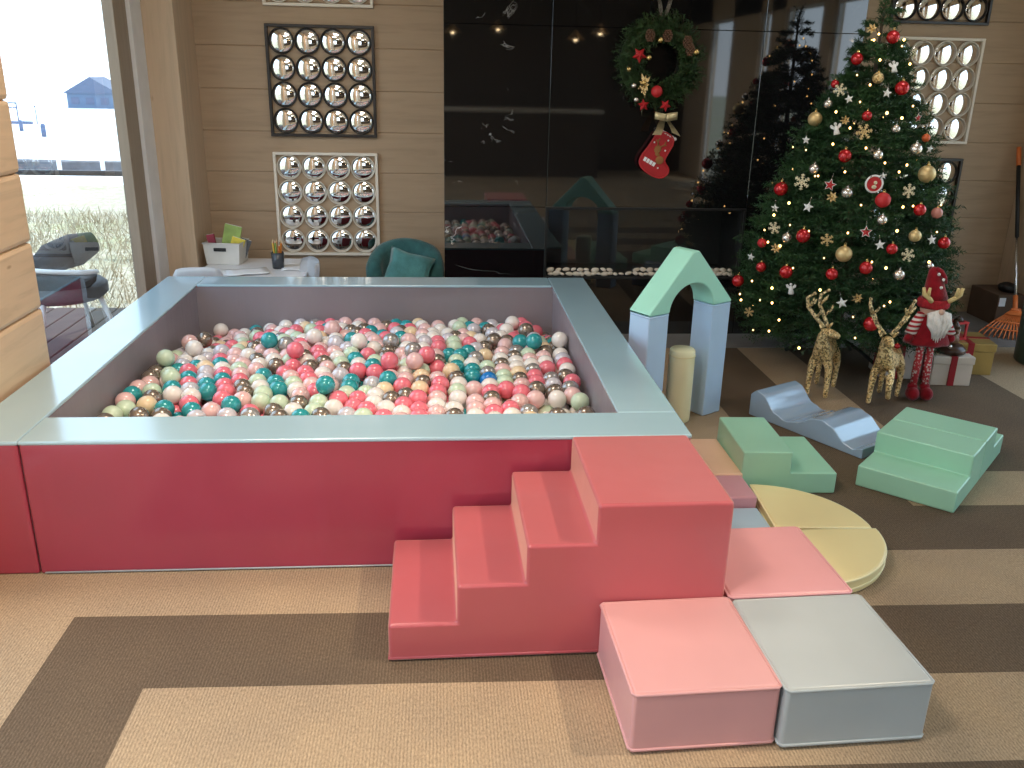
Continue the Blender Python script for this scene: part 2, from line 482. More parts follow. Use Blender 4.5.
vs = [bm.verts.new(p) for p in ((-2.0, -40, -.16), (4.7, -40, -.16), (4.7, -5.2, -.16), (-2.0, -5.2, -.16))]; bm.faces.new(vs)
struct('ground_front', bm, simple('courtyard_paving', (.5, .48, .45), .9))

# bar at the far end of the room (seen only in the reflections)
t = thing('bar_counter', 'long dark bar counter with a pale stone top across the room', 'counter', (0, -4, 0))
bm = bmesh.new(); box(bm, (-1.5, -.25, 0), (2.6, .25, 1.02)); obj('body', bm, W_DARK, t, False)
bm = bmesh.new(); box(bm, (-1.55, -.3, 1.02), (2.65, .3, 1.08), bev=.01); obj('worktop', bm, simple('pale_stone', (.5, .45, .38), .3), t)
M_LAMP = simple('warm_lamp', (1, .72, .4), .4, emit=30)
M_BRONZE = simple('bronze', (.35, .2, .08), .3, .9)
pl0 = thing('pendant_lamp', 'small bronze pendant lamp hanging over the bar counter', 'lamp', (.2, -3.9, 2.2), group='pendant lamps over the bar')
bm = bmesh.new(); lathe(bm, [(.02, .14), (.03, .12), (.13, .02), (.14, 0), (.13, .005), (.02, .11)], 20); obj('shade', bm, M_BRONZE, pl0)
bm = bmesh.new(); ball(bm, (0, 0, .02), .035, 12, 8); obj('bulb', bm, M_LAMP, pl0)
bm = bmesh.new(); tube(bm, [(0, 0, .14), (0, 0, .7)], .006, 6); obj('cord', bm, M_BLACK, pl0)
for x, y, z in ((.9, -3.6, 2.25), (2.0, -2.8, 2.1), (2.4, -3.0, 2.2)): dup(pl0, loc=(x, y, z))

# ------------------------------------------------------------------ fireplace of black marble
t = thing('fireplace', 'tall black polished marble fireplace wall with white veins', 'fireplace', (0, 0, 0))
bm = bmesh.new()
X = [.02, .657, 1.94, 2.557]; Z = [0, .378, .83, 1.885, 2.9]; g = .0012
for i in range(3):
    for j in range(4):
        if i == 1 and j == 1: continue
        box(bm, (X[i]+g, 5.55, Z[j]+g), (X[i+1]-g, 6.12, Z[j+1]-g), bev=.0015, seg=1)
obj('surround', bm, M_MARBLE, t, False)
bm = bmesh.new()
x0, x1, z0, z1 = X[1]+.004, X[2]-.004, Z[1]+.004, Z[2]-.004
box(bm, (x0, 5.56, z0), (x1, 6.0, z0+.012)); box(bm, (x0, 5.56, z1-.012), (x1, 6.0, z1)); box(bm, (x0, 5.56, z0), (x0+.012, 6.0, z1))
box(bm, (x1-.012, 5.56, z0), (x1, 6.0, z1)); box(bm, (x0, 5.95, z0), (x1, 6.0, z1))
obj('firebox', bm, M_BLACK, t, False)
bm = bmesh.new(); q = .007
for a, b in (((x0-q, 5.538, z0-q), (x1+q, 5.552, z0+q)), ((x0-q, 5.538, z1-q), (x1+q, 5.552, z1+q)), ((x0-q, 5.538, z0+q), (x0+q, 5.552, z1-q)), ((x1-q, 5.538, z0+q), (x1+q, 5.552, z1-q))):
    box(bm, a, b, bev=.002)
obj('frame', bm, simple('dark_steel', (.02, .02, .02), .4, .3), t, False)
bm = bmesh.new(); bm.faces.new([bm.verts.new(p) for p in ((x0+q, 5.587, z0+.012), (x1-q, 5.587, z0+.012), (x1-q, 5.587, z1-.012), (x0+q, 5.587, z1-.012))]); obj('pane', bm, M_GLASS, t, False)
# pebble row along the firebox sill
peb = []
for k in range(3):
    bm = bmesh.new(); ball(bm, (0, 0, 0), .017, 12, 8, (1.35, 1.0, .78)); bump_verts(bm, .005, 40, k)
    peb.append(bm)
pm = []
for k, b_ in enumerate(peb):
    o = obj('pebble', b_, M_STONEW); pm.append(o)
pi_ = 0; rp = random.Random(4)
for row, (yy, zz) in enumerate(((5.562, .406), (5.573, .430))):
    x = .70
    while x < 1.90:
        if not (row == 1 and (1.11 < x < 1.22 or 1.50 < x < 1.60)):
            s = rp.uniform(.75, 1.25)
            o = pm[pi_] if pi_ < 3 else pm[pi_ % 3].copy()
            if pi_ >= 3: COL.objects.link(o)
            o.location = (x, yy, zz + rp.uniform(-.003, .003)); o.scale = (s, .75, s*rp.uniform(.8, 1.05)); o.rotation_euler = (0, rp.uniform(-.3, .3), rp.uniform(-.5, .5))
            tag(o, 'cream pebble in the row along the foot of the firebox glass', 'pebble', 'pebbles along the firebox')
            pi_ += 1
        x += rp.uniform(.032, .05) if row == 0 else rp.uniform(.036, .06)

# ------------------------------------------------------------------ mirror panels
def mirror_panel(x, z, name, label, fm, group=None):
    t = thing(name, label, 'wall mirror', (x, 6.13, z), group=group)
    s = .687; b = .018
    bm = bmesh.new()
    for lo, hi in (((0, -.03, 0), (s, 0, b)), ((0, -.03, s-b), (s, 0, s)), ((0, -.03, b), (b, 0, s-b)), ((s-b, -.03, b), (s, 0, s-b))):
        box(bm, lo, hi, bev=.002)
    obj('frame', bm, fm, t, False)
    p = (s - 2*b) / 4; rr = p/2
    r0 = None
    for i in range(4):
        for j in range(4):
            c = (b + p*(i+.5), -.004, b + p*(j+.5))
            if r0 is None:
                bm = bmesh.new(); lathe(bm, [(rr-.001, 0), (rr-.001, .016), (rr-.006, .018), (rr-.008, .006), (rr-.008, 0)], 40, axis='y')
                r0 = obj('mirror_ring', bm, fm, t, True)
                bm = bmesh.new(); R = rr - .0075; d = .015
                lathe(bm, [(R*cos(a), .002 + d*sin(a)) for a in [k*pi/2/10 for k in range(10)]] + [(.0004, .002 + d)], 40, axis='y')
                obj('convex_mirror', bm, M_MIRROR, r0)
                r0.location = c
            else: dup(r0, t, loc=c)
    return t
mirror_panel(-1.107, .408, 'mirror_panel', 'white framed panel of round convex mirrors above the white table', M_WHITE)
mirror_panel(-1.107, 1.195, 'mirror_panel', 'black framed panel of sixteen round mirrors left of the fireplace', M_BLACKG)
mirror_panel(-1.107, 1.988, 'mirror_panel', 'white framed mirror panel at the very top left, mostly cut off', M_WHITE)
mirror_panel(2.974, 1.985, 'mirror_panel', 'black framed mirror panel at the top right beside the treetop', M_BLACKG)
mirror_panel(2.974, 1.216, 'mirror_panel', 'white framed panel of round mirrors right of the Christmas tree', M_WHITE)
mirror_panel(2.974, .43, 'mirror_panel', 'black framed mirror panel low on the right, half behind the tree', M_BLACKG)

# ------------------------------------------------------------------ ball pit
def pit():
    x0, x1, y0, y1, H, T = -1.348, .838, 2.69, 5.095, .477, .21
    t = thing('ball_pit', 'large square foam ball pit with crimson sides and pale blue rim', 'ball pit', (0, 0, 0))
    def panel(lo, hi, inner, nm, clo=None, chi=None):
        # inner: which side faces the balls: '+x','-x','+y','-y'
        bm = bmesh.new()
        v = box(bm, lo, hi, bev=0)
        bmesh.ops.subdivide_edges(bm, edges=bm.edges[:], cuts=11, use_grid_fill=True)
        for f in bm.faces:
            n = f.normal; f.normal_update(); n = f.normal
            d = {'+x': n.x, '-x': -n.x, '+y': n.y, '-y': -n.y}[inner]
            f.material_index = 1 if d > .9 or (inner == '-y' and d > -.5) else 0
        from mathutils import noise
        for w in bm.verts:
            e = sum(1 for k in range(3) if min(abs(w.co[k]-lo[k]), abs(w.co[k]-hi[k])) < 1e-5)
            if e == 1 and lo[2] + .02 < w.co.z < hi[2] - .001:
                w.co += w.normal * (noise.noise(Vector((w.co.x*3.4, w.co.y*3.4, w.co.z*1.3))) * .017 - .003)
        bm.normal_update()
        es = [e for e in bm.edges if e.calc_face_angle(0) > 1.0]
        bmesh.ops.bevel(bm, geom=es, offset=.009, segments=2, profile=.5, affect='EDGES', clamp_overlap=True)
        p = obj('side_panel', bm, [V_RED, V_INNER], t, wn=True)
        bm = bmesh.new()
        ov = .0015
        cl, ch = clo or lo, chi or hi
        box(bm, (cl[0]-ov, cl[1]-ov, hi[2]-.009), (ch[0]+ov, ch[1]+ov, hi[2]+.006), bev=.005)
        c = obj('rim_cover', bm, V_BLUE, p, wn=True); c['label'] = 'pale blue vinyl rim cover'
        return p
    panel((x0+.003, y0, 0), (x1, y0+T, H), '+y', 'f')
    panel((x1-T, y0+T+.006, 0), (x1, y1, H), '-x', 'r')
    panel((x0-T, y0, 0), (x0, y1, H), '+x', 'l')
    panel((x0-.03, y1-T, 0), (x1-T+.03, y1-.002, H), '-y', 'b', (x0+.004, y1-T), (x1-T-.004, y1-.002))
    bm = bmesh.new(); box(bm, (x0+.004, y0+T+.004, .002), (x1-T-.004, y1-T-.004, .02)); obj('floor_mat', bm, V_INNER, t, False)
    # light hem along the foot of the front
    bm = bmesh.new(); tube(bm, [(x0+.02, y0-.003, .008), (x1-.01, y0-.003, .008)], .003, 6); o = obj('hem', bm, V_GREY, t)
    # dark seam where the side panel meets the front
    return t
pit()

# ball centres in millimetres (x, y, z), the ones showing largest first
BALLS = [
-484, 3511, 377, 492, 3518, 303, -1133, 3593, 307, -998, 3637, 305, -236, 3831, 379, -123, 3840, 374, 585, 3478, 306, -1265, 3970, 350, -681, 3995, 379, -751, 3505, 306,
399, 3519, 303, -858, 3442, 316, 282, 3641, 304, -1205, 3482, 303, -1193, 4181, 332, -832, 4173, 374, -928, 3401, 303, -704, 3649, 308, -401, 4160, 372, 585, 4181, 372,
-69, 3920, 378, 457, 4178, 364, -1277, 3443, 301, -442, 3412, 309, -632, 4278, 362, -380, 3846, 325, 68, 3525, 305, -1180, 3745, 332, 140, 3641, 305, -1206, 4425, 304,
-101, 3504, 315, -237, 3706, 332, -250, 4201, 360, -1196, 3351, 305, -768, 3968, 309, 140, 3804, 307, -172, 3659, 316, -566, 4467, 352, -302, 3821, 325, -1009, 3414, 300,
-1303, 3366, 305, -431, 3493, 317, -831, 3523, 305, -1128, 3451, 297, -672, 3483, 304, 495, 3928, 304, -456, 3810, 313, -913, 3530, 307, -1303, 3602, 304, -134, 3970, 383,
-591, 3472, 306, -96, 3630, 311, -510, 3470, 311, -1226, 4842, 233, 327, 3479, 303, 415, 3628, 307, 436, 4392, 359, -1303, 3520, 306, 43, 3848, 320, -21, 3922, 311,
563, 3559, 303, 344, 3587, 307, -229, 3405, 306, -755, 4179, 350, -8, 3684, 314, -764, 3343, 302, -309, 3728, 300, -683, 3402, 298, -1040, 3493, 301, -596, 3554, 310,
266, 4360, 312, -159, 3447, 306, -1053, 3575, 304, -305, 3374, 313, 398, 4281, 330, -854, 3345, 301, -523, 4236, 339, -212, 3510, 308, -758, 3587, 308, -918, 3621, 307,
-847, 3902, 309, -481, 3318, 310, -837, 3604, 307, -19, 3603, 307, -352, 3513, 309, -688, 3949, 311, -383, 3353, 298, -362, 3432, 305, -21, 3521, 305, 139, 3396, 304,
-1064, 3875, 306, 210, 3354, 304, -624, 3631, 309, -1210, 3564, 301, 282, 3398, 303, -602, 3391, 303, -94, 3397, 303, -248, 3629, 307, 48, 3399, 303, 140, 3479, 304,
-164, 3355, 303, 353, 3356, 303, 492, 3600, 303, 66, 3607, 307, -22, 3357, 303, 393, 4743, 302, -402, 3657, 310, 211, 3600, 304, -1234, 3645, 301, -281, 3554, 308,
-23, 3439, 303, 210, 3436, 304, -331, 4167, 329, -312, 3293, 315, -16, 4216, 320, -354, 4086, 322, -1148, 3898, 306, 585, 3723, 307, -1077, 4227, 297, -165, 4263, 343,
212, 3518, 304, -562, 3319, 304, -283, 3470, 306, 210, 4116, 306, -1303, 3689, 301, 324, 4304, 303, -1257, 4341, 313, -645, 3320, 302, -85, 3711, 311, 74, 3688, 309,
-801, 3831, 306, -904, 3841, 307, 585, 3887, 307, -1078, 3653, 303, 495, 3682, 304, -402, 3742, 308, -784, 3666, 308, -968, 3327, 300, -1117, 3370, 294, 566, 3641, 304,
566, 3805, 304, 211, 3763, 305, -162, 3741, 314, -1303, 3848, 294, -1157, 3671, 305, -1281, 3767, 293, -673, 3787, 311, -527, 3911, 314, 176, 4671, 280, 352, 4612, 296,
-153, 3567, 303, 64, 4238, 312, 66, 3770, 309, -928, 4138, 305, -234, 3312, 303, -864, 3682, 307, -944, 3699, 305, -537, 3829, 313, -729, 3727, 309, -593, 3769, 311,
-86, 4278, 327, -810, 3744, 308, -649, 3709, 309, 49, 3316, 303, -618, 3847, 313, -984, 3858, 304, 585, 3315, 306, -520, 3390, 302, 97, 4694, 287, -1024, 3715, 303,
211, 3682, 304, 135, 3307, 306, 162, 4047, 314, -541, 3614, 310, 353, 3682, 304, 282, 3722, 304, -94, 3799, 309, -890, 3760, 306, -608, 3931, 313, -1104, 3734, 301,
-568, 3691, 310, -406, 3575, 309, 141, 3886, 308, -711, 3860, 308, 353, 3763, 304, 424, 3723, 304, -986, 4081, 293, 495, 3764, 304, 36, 4146, 301, 585, 3969, 307,
-92, 3315, 303, 142, 4322, 307, -970, 3777, 304, 424, 3805, 304, -1128, 3819, 299, -318, 3902, 327, 90, 4087, 316, 585, 4051, 306, 69, 4008, 313, -408, 4025, 321,
-471, 3970, 316, -551, 3989, 316, -575, 4068, 318, 282, 3804, 305, 211, 3845, 306, -1000, 4177, 297, 468, 3315, 302, 141, 3968, 310, 282, 3886, 306, -434, 4103, 322,
-448, 3892, 315, -632, 4009, 314, -339, 4318, 322, 282, 4050, 308, -927, 3920, 307, 353, 3845, 305, 297, 4150, 308, -1303, 3930, 289, 212, 3927, 308, -848, 3985, 306,
218, 4296, 293, -495, 4049, 319, 445, 3519, 235, 424, 3886, 305, -170, 3845, 307, 515, 4176, 305, -794, 4048, 309, -875, 4067, 304, 282, 3316, 303, -190, 4085, 325,
69, 3926, 311, 585, 4133, 305, 353, 3927, 305, 424, 3968, 305, -1007, 3937, 302, -1303, 3284, 306, 129, 4159, 313, -928, 4001, 303, -518, 4127, 321, 197, 4403, 300,
353, 4009, 306, -1087, 3953, 304, -20, 3765, 309, 282, 3968, 307, 495, 4010, 304, -386, 3946, 318, -598, 4146, 319, -869, 4842, 253, -818, 4126, 308, -874, 4199, 309,
60, 4324, 312, 353, 4091, 306, -1050, 3795, 298, -1034, 4015, 299, -924, 4263, 304, -461, 4404, 308, -329, 3620, 295, 424, 4050, 305, 170, 4229, 305, -1135, 4173, 275,
495, 4092, 304, -461, 4185, 323, -540, 4842, 270, -259, 4129, 323, -788, 4684, 271, 424, 4133, 305, -163, 4533, 301, -376, 4825, 269, 275, 4591, 280, 258, 4671, 277,
531, 4782, 239, -782, 3425, 286, -1228, 4132, 277, 372, 4196, 301, -21, 4008, 313, -705, 4684, 276, -1213, 3969, 286, -9, 4661, 281, -1058, 4119, 287, -337, 4662, 285,
-234, 4493, 312, 32, 4544, 291, -100, 4481, 305, -1147, 4093, 284, -1090, 3282, 304, -22, 4327, 312, -1217, 4051, 282, -45, 4421, 309, -378, 4591, 292, -1066, 4614, 240,
-91, 4661, 283, -255, 4666, 287, -313, 3984, 320, -676, 4165, 330, -512, 3751, 311, -110, 4744, 279, -93, 3881, 310, -397, 4470, 310, 285, 4842, 258, 198, 4842, 265,
-994, 4662, 246, -20, 4749, 277, -1079, 4458, 252, -940, 4496, 284, -445, 4536, 300, 115, 4400, 301, -1150, 4255, 271, -162, 3925, 321, -786, 4842, 261, -484, 3674, 310,
-502, 4475, 301, -1004, 4263, 288, 34, 4401, 303, -650, 4606, 289, -486, 4607, 293, -749, 4473, 292, -303, 4737, 280, -1083, 4776, 223, -211, 4414, 311, -1143, 4011, 288,
74, 4771, 274, -746, 4755, 268, -285, 4379, 320, -1303, 4254, 260, -700, 4253, 323, -584, 4324, 308, -713, 4029, 312, 339, 4392, 297, -27, 4092, 314, -93, 4189, 319,
-779, 4265, 339, -927, 4746, 254, -1150, 4827, 206, 114, 4543, 289, -738, 4108, 312, -171, 4165, 331, -1120, 3559, 233, -1091, 4692, 233, 317, 4520, 283, -195, 4742, 280,
154, 4472, 293, 72, 4473, 296, -790, 4544, 283, -598, 4227, 307, -419, 4662, 285, -543, 4403, 306, -1083, 3476, 234, -173, 4662, 284, -1000, 4344, 278, -1232, 3890, 294,
-263, 4048, 323, -1041, 4530, 243, -254, 4802, 271, -162, 3272, 304, -830, 4614, 274, -460, 4733, 278, -656, 4087, 315, -703, 4826, 264, -50, 4545, 293, -365, 4395, 313,
241, 4754, 266, -707, 4403, 301, -540, 4684, 281, -1008, 4748, 238, 377, 4465, 290, -870, 4685, 263, 115, 4842, 268, -458, 4825, 269, -131, 4825, 268, -21, 3274, 303,
-1160, 4655, 210, -98, 4358, 315, -1034, 4842, 224, 453, 4842, 268, -663, 4755, 272, 209, 3273, 304, 156, 4754, 270, -1211, 3811, 294, -230, 3785, 312, 467, 4714, 282,
585, 3519, 235, -1149, 4498, 235, -307, 4457, 307, -237, 3890, 323, 353, 3275, 303, -1303, 4173, 270, -621, 4826, 267, -951, 4824, 239, 521, 4270, 292, 515, 3478, 235,
-1229, 4697, 196, -1303, 4335, 246, 515, 3560, 235, -218, 4594, 292, 472, 4324, 330, -1074, 4306, 275, -1004, 3677, 234, -628, 4451, 301, -160, 4010, 317, -913, 4614, 264,
-873, 4544, 275, -302, 4241, 311, -1155, 4746, 197, 585, 4220, 300, 445, 3601, 235, 337, 4690, 274, -489, 3549, 304, -832, 4473, 286, -667, 4326, 306, -1148, 4336, 258,
-913, 4344, 293, 585, 4842, 182, 94, 3480, 236, -1149, 4417, 246, -931, 3251, 303, -1013, 3253, 303, 452, 4227, 298, 585, 4417, 274, -1233, 4778, 182, -749, 4333, 304,
-382, 3836, 243, -522, 3248, 304, -1233, 3765, 227, -1231, 4215, 269, 515, 4374, 282, -871, 3509, 235, 235, 3642, 236, 585, 4331, 284, -901, 4425, 297, 275, 4447, 290,
-1060, 3615, 233, -706, 3691, 238, 24, 3601, 237, 273, 4347, 231, 585, 4583, 235, 445, 3438, 235, -850, 3250, 303, -1135, 4576, 216, -796, 4206, 285, 585, 4503, 254,
-383, 4247, 312, -604, 3249, 303, 517, 4461, 270, 585, 4092, 235, -1179, 3272, 294, 305, 3601, 236, -1232, 4616, 206, -738, 3553, 236, 23, 3682, 238, 335, 4772, 252,
-768, 3250, 303, -686, 3250, 302, -581, 4755, 274, -568, 4606, 291, 94, 3561, 236, -1289, 4011, 282, -622, 4684, 279, -212, 4222, 290, -848, 4294, 303, -177, 4339, 314,
585, 3601, 235, 585, 4741, 194, 305, 3682, 236, 445, 3682, 236, -979, 4420, 257, 443, 4609, 271, -1084, 3693, 232, -722, 3450, 236, -251, 4305, 326, -440, 3248, 304,
430, 4771, 234, -1303, 3645, 229, -978, 3600, 234, -232, 3972, 317, -1232, 3684, 229, -351, 3973, 248, 585, 4010, 236, -1144, 3638, 231, -1303, 3885, 220, -587, 4523, 296,
-1233, 3527, 232, -91, 3966, 314, -327, 3896, 245, 585, 4173, 233, -1219, 4536, 217, 26, 4086, 246, 585, 4662, 213, -651, 3752, 239, -669, 4522, 293, 409, 4676, 238,
-1303, 4091, 277, -1233, 3846, 224, -845, 3434, 235, -406, 3913, 246, -1219, 4455, 229, -46, 3560, 237, 585, 4255, 226, -1232, 4376, 244, 515, 4545, 253, -837, 4375, 292,
-627, 3674, 238, -357, 3758, 241, -1303, 4415, 231, 23, 3763, 239, -437, 3776, 242, -46, 3641, 238, -1094, 3773, 230, 585, 3437, 235, -683, 3613, 237, -47, 3722, 239,
376, 4842, 240, -501, 4299, 292, 221, 4234, 241, 282, 3234, 303, -701, 4772, 201, -565, 3224, 235, -483, 2944, 235, -1174, 3060, 302, -91, 4702, 211, -900, 4842, 177,
-468, 3638, 238, 375, 3723, 236, 375, 3805, 237, -500, 4561, 226, -54, 4352, 241, -1167, 4604, 146, -187, 3719, 240, 374, 3083, 307, -1232, 4246, 193, -92, 4562, 224,
305, 3438, 235, -1303, 4574, 204, 154, 4842, 196, -663, 4421, 234, 96, 3158, 235, -460, 4492, 233, -843, 3647, 236, 164, 3764, 238, -298, 4349, 245, -817, 3570, 236,
-1303, 3244, 234, -1160, 3724, 230, 305, 4009, 239, 444, 4174, 236, -809, 3037, 303, 94, 3966, 242, -26, 3028, 315, 23, 3520, 236, -1099, 4637, 157, 113, 4772, 202,
171, 4169, 244, -564, 3084, 235, 235, 3561, 236, -541, 4491, 232, 95, 3238, 235, -48, 3804, 241, 585, 3682, 235, 235, 4049, 241, 4, 2944, 235, -377, 4772, 206,
585, 3274, 235, -687, 3014, 235, -1303, 4601, 127, -458, 4772, 206, 445, 4091, 237, -716, 4197, 265, -941, 3742, 235, 274, 4489, 220, -564, 3035, 303, -1019, 4773, 161,
-805, 3366, 235, -398, 4128, 253, 352, 3193, 303, -745, 4421, 230, -461, 3853, 244, -1000, 4131, 228, -636, 4184, 249, 375, 3560, 236, -38, 3108, 302, 316, 4559, 210,
-690, 4122, 247, 164, 3845, 239, 94, 3723, 238, -10, 4562, 223, 94, 3642, 237, -1303, 4522, 140, -1219, 2944, 235, -951, 3524, 235, -947, 4267, 225, -1233, 3066, 235,
356, 4487, 214, -605, 3107, 303, -564, 3178, 303, -581, 3521, 236, 445, 3764, 236, 24, 3358, 235, 313, 4418, 224, 375, 3968, 238, 165, 3100, 235, -687, 2965, 303,
-361, 3227, 307, -1232, 4404, 166, -379, 4351, 245, -1303, 3406, 233, -185, 3314, 235, -173, 4702, 212, -195, 3935, 246, -361, 3155, 235, -108, 4138, 250, -849, 2944, 306,
-47, 3398, 236, -939, 4772, 177, 94, 3885, 241, 514, 3151, 235, -724, 3369, 235, -822, 4702, 199, -1153, 3885, 225, -778, 3924, 241, 375, 3642, 236, 25, 3277, 235,
-296, 4632, 220, -454, 4069, 251, -336, 4842, 200, 22, 4207, 248, -685, 3297, 235, -1083, 3325, 234, 446, 4422, 283, -971, 2944, 235, -1303, 4842, 97, -867, 4490, 214,
585, 3111, 235, -809, 2944, 235, -117, 4006, 247, 370, 4760, 179, -539, 4772, 205, 165, 3439, 235, -324, 3308, 235, 318, 4842, 182, -272, 3955, 247, -572, 3734, 240,
514, 4729, 139, -605, 3014, 235, -623, 4350, 241, -661, 3529, 236, -742, 4701, 205, -863, 4775, 206, -254, 3210, 291, -388, 3620, 238, -1092, 4488, 177, -660, 4842, 196,
305, 3520, 236, -1303, 4819, 175, 447, 4774, 154, 28, 4351, 239, -402, 3225, 235, -875, 4234, 235, 379, 4244, 235, -980, 4702, 176, 30, 4491, 228, -646, 3225, 235,
-9, 4842, 198, 233, 3156, 235, -646, 3036, 303, -611, 4106, 249, 565, 3151, 303, -265, 4172, 253, -109, 4097, 321, -215, 4493, 233, -675, 3829, 241, -338, 4421, 240,
-986, 4560, 189, 252, 3017, 305, -430, 3991, 248, 378, 3015, 235, -254, 4842, 200, -805, 4272, 237, 249, 4148, 242, 585, 4526, 175, -12, 4422, 234, -1165, 3806, 227,
-934, 4178, 233, 305, 4090, 240, 235, 3723, 237, -1303, 3024, 235, 110, 4350, 236, -1303, 3105, 235, -891, 3037, 303, -561, 3364, 236, -188, 4151, 252, -176, 3190, 305,
-727, 2944, 235, 585, 4842, 100, -118, 3123, 295, 236, 4701, 204, -47, 3885, 243, -702, 4631, 214, -256, 3674, 239, -1232, 4005, 215, -215, 4014, 249, -890, 2944, 235,
386, 4553, 251, -766, 3296, 235, 585, 3764, 236, 165, 3197, 235, -646, 2944, 235, -96, 3224, 299, -121, 3179, 235, 72, 4702, 209, -240, 3085, 235, -280, 3014, 235,
-1134, 2944, 235, -769, 4141, 244, -809, 3786, 238, -687, 3108, 302, -319, 4111, 252, -783, 4631, 209, -768, 3108, 302, 445, 3193, 235, -443, 3086, 306, -1098, 4772, 142,
-604, 3598, 237, 194, 4631, 212, 113, 4631, 214, -336, 4702, 213, 428, 3144, 298, -14, 4282, 244, 318, 4191, 240, 514, 4809, 125, -1233, 3366, 234, -501, 3504, 236,
-190, 3800, 242, -297, 4492, 233, -809, 3179, 303, 515, 4214, 232, -970, 3226, 235, 276, 4630, 207, -1303, 4206, 195, 445, 3928, 237, -1081, 3923, 227, -686, 3155, 235,
-320, 3085, 235, -848, 3297, 235, -1028, 4054, 227, -419, 3482, 236, 375, 3397, 235, 305, 3194, 235, 236, 4842, 192, -1057, 3845, 230, -1236, 3004, 288, -51, 4632, 217,
-904, 4101, 236, 515, 3642, 235, -118, 3762, 240, -1303, 3160, 305, -509, 4009, 248, -240, 2944, 235, -953, 4036, 233, 375, 3234, 235, 168, 2944, 235, -240, 4091, 251,
-443, 3560, 237, -481, 3428, 236, -1303, 4045, 209, -925, 3446, 235, 305, 3275, 235, -256, 3352, 236, -1231, 3446, 233, -217, 4353, 244, -1059, 4704, 158, -402, 3156, 306,
515, 3723, 236, -1232, 4325, 180, -1176, 4774, 123, -973, 3038, 303, -850, 3108, 303, -341, 4279, 250, 128, 3014, 235, -1093, 3014, 235, 378, 2944, 306, 294, 2944, 304,
402, 4842, 162, -560, 3444, 236, -1233, 4086, 209, -499, 4702, 212, 73, 4842, 197, -117, 3680, 239, 85, 3081, 235, -483, 3224, 235, -443, 3014, 235, -728, 3037, 303,
-704, 4491, 226, -889, 3226, 235, -548, 3657, 238, -259, 3754, 241, -1303, 4126, 203, 474, 3076, 305, -413, 3698, 240, -564, 3949, 246, -721, 3985, 243, -500, 4225, 252,
-442, 3154, 235, -580, 4702, 211, -1096, 4091, 220, 433, 3091, 235, -1004, 3462, 234, -28, 4142, 249, -533, 4087, 250, -361, 3014, 235, 32, 4772, 204, -1303, 3566, 231,
-418, 4562, 227, -418, 4702, 213, -422, 4283, 249, -36, 2944, 306, 277, 4771, 194, 127, 2967, 302, -581, 4561, 224, -344, 3551, 237, 235, 3398, 235, -10, 4702, 210,
-115, 3275, 235, -809, 3085, 235, 456, 4271, 229, -605, 2944, 306, -1163, 3327, 234, -201, 3557, 237, -866, 4326, 228, 293, 3093, 306, -1232, 4483, 153, -1020, 4373, 204,
235, 3886, 239, -1094, 3156, 235, -1303, 2944, 235, -48, 3479, 236, 338, 2944, 235, -402, 2944, 235, -91, 4842, 199, -897, 3586, 235, 235, 3236, 235, -270, 3514, 237,
-1052, 2944, 235, -848, 4159, 240, 142, 3143, 301, -582, 4421, 237, -1303, 3965, 215, 494, 4842, 197, -402, 3085, 235, -45, 3235, 235, -276, 3596, 238, -1162, 4446, 170,
-256, 4562, 227, -1057, 4842, 146, -1164, 4127, 212, -621, 4631, 217, -1007, 4212, 224, -833, 3864, 238, -643, 3967, 245, -253, 3270, 235, 234, 4560, 216, 305, 3357, 235,
-1096, 3110, 303, 86, 2944, 235, -643, 3368, 235, -1021, 4454, 195, -58, 4214, 249, -295, 4032, 250, -888, 3803, 236, -174, 4562, 226, -1021, 4632, 174, -849, 3155, 235,
-501, 4422, 238, 95, 3318, 235, 209, 2944, 306, -1162, 3965, 221, -1014, 3110, 303, 305, 3764, 237, -281, 2968, 302, -97, 4284, 246, -160, 4075, 250, -94, 4422, 236,
67, 4281, 242, -620, 3889, 243, -782, 4772, 196, -1234, 4562, 140, -1194, 3215, 234, -1139, 3194, 292, 389, 4395, 221, -116, 3599, 237, -931, 3015, 235, -605, 3295, 235,
-136, 4353, 243, 374, 4132, 239, -1092, 4329, 199, 136, 3061, 301, 419, 2944, 235, -1013, 2944, 307, -1233, 3285, 234, 294, 4268, 236, -36, 3014, 235, -478, 4146, 252,
-335, 3680, 239, 514, 4569, 175, -704, 4351, 237, -321, 2944, 235, -1017, 3974, 230, 23, 3439, 236, -138, 4214, 252, -173, 4842, 199, -808, 3226, 235, -1022, 4292, 213,
-1303, 3725, 227, -1303, 4655, 192, -646, 3084, 235, 443, 4534, 195, -377, 4632, 220, -622, 4491, 229, -327, 3389, 236, -378, 4492, 233, -1303, 4736, 182, -1303, 3325, 234,
-133, 4632, 218, -485, 3931, 246, -259, 4275, 250, 355, 4322, 230, -1091, 4248, 209, 24, 4006, 245, -596, 3812, 241, -492, 3716, 240, 305, 3927, 238, 515, 3969, 236,
165, 3358, 235, 515, 3805, 236, -524, 3154, 235, -1158, 3408, 234, -421, 4333, 314, -1236, 3114, 301, -890, 3085, 235, -482, 3177, 303, -443, 2944, 306, 45, 3013, 235,
-1219, 3605, 231, 209, 3191, 305, -1303, 4442, 153, -1076, 4169, 218, 585, 4605, 155, 253, 3080, 235, 95, 4047, 244, 516, 3070, 235, 515, 4051, 236, -645, 4265, 246,
-1163, 4525, 158, -785, 4490, 221, -902, 4702, 189, -483, 3084, 235, -667, 4045, 246, -77, 2944, 235, -134, 4493, 231, 26, 3196, 235, 445, 4010, 237, -993, 3897, 232,
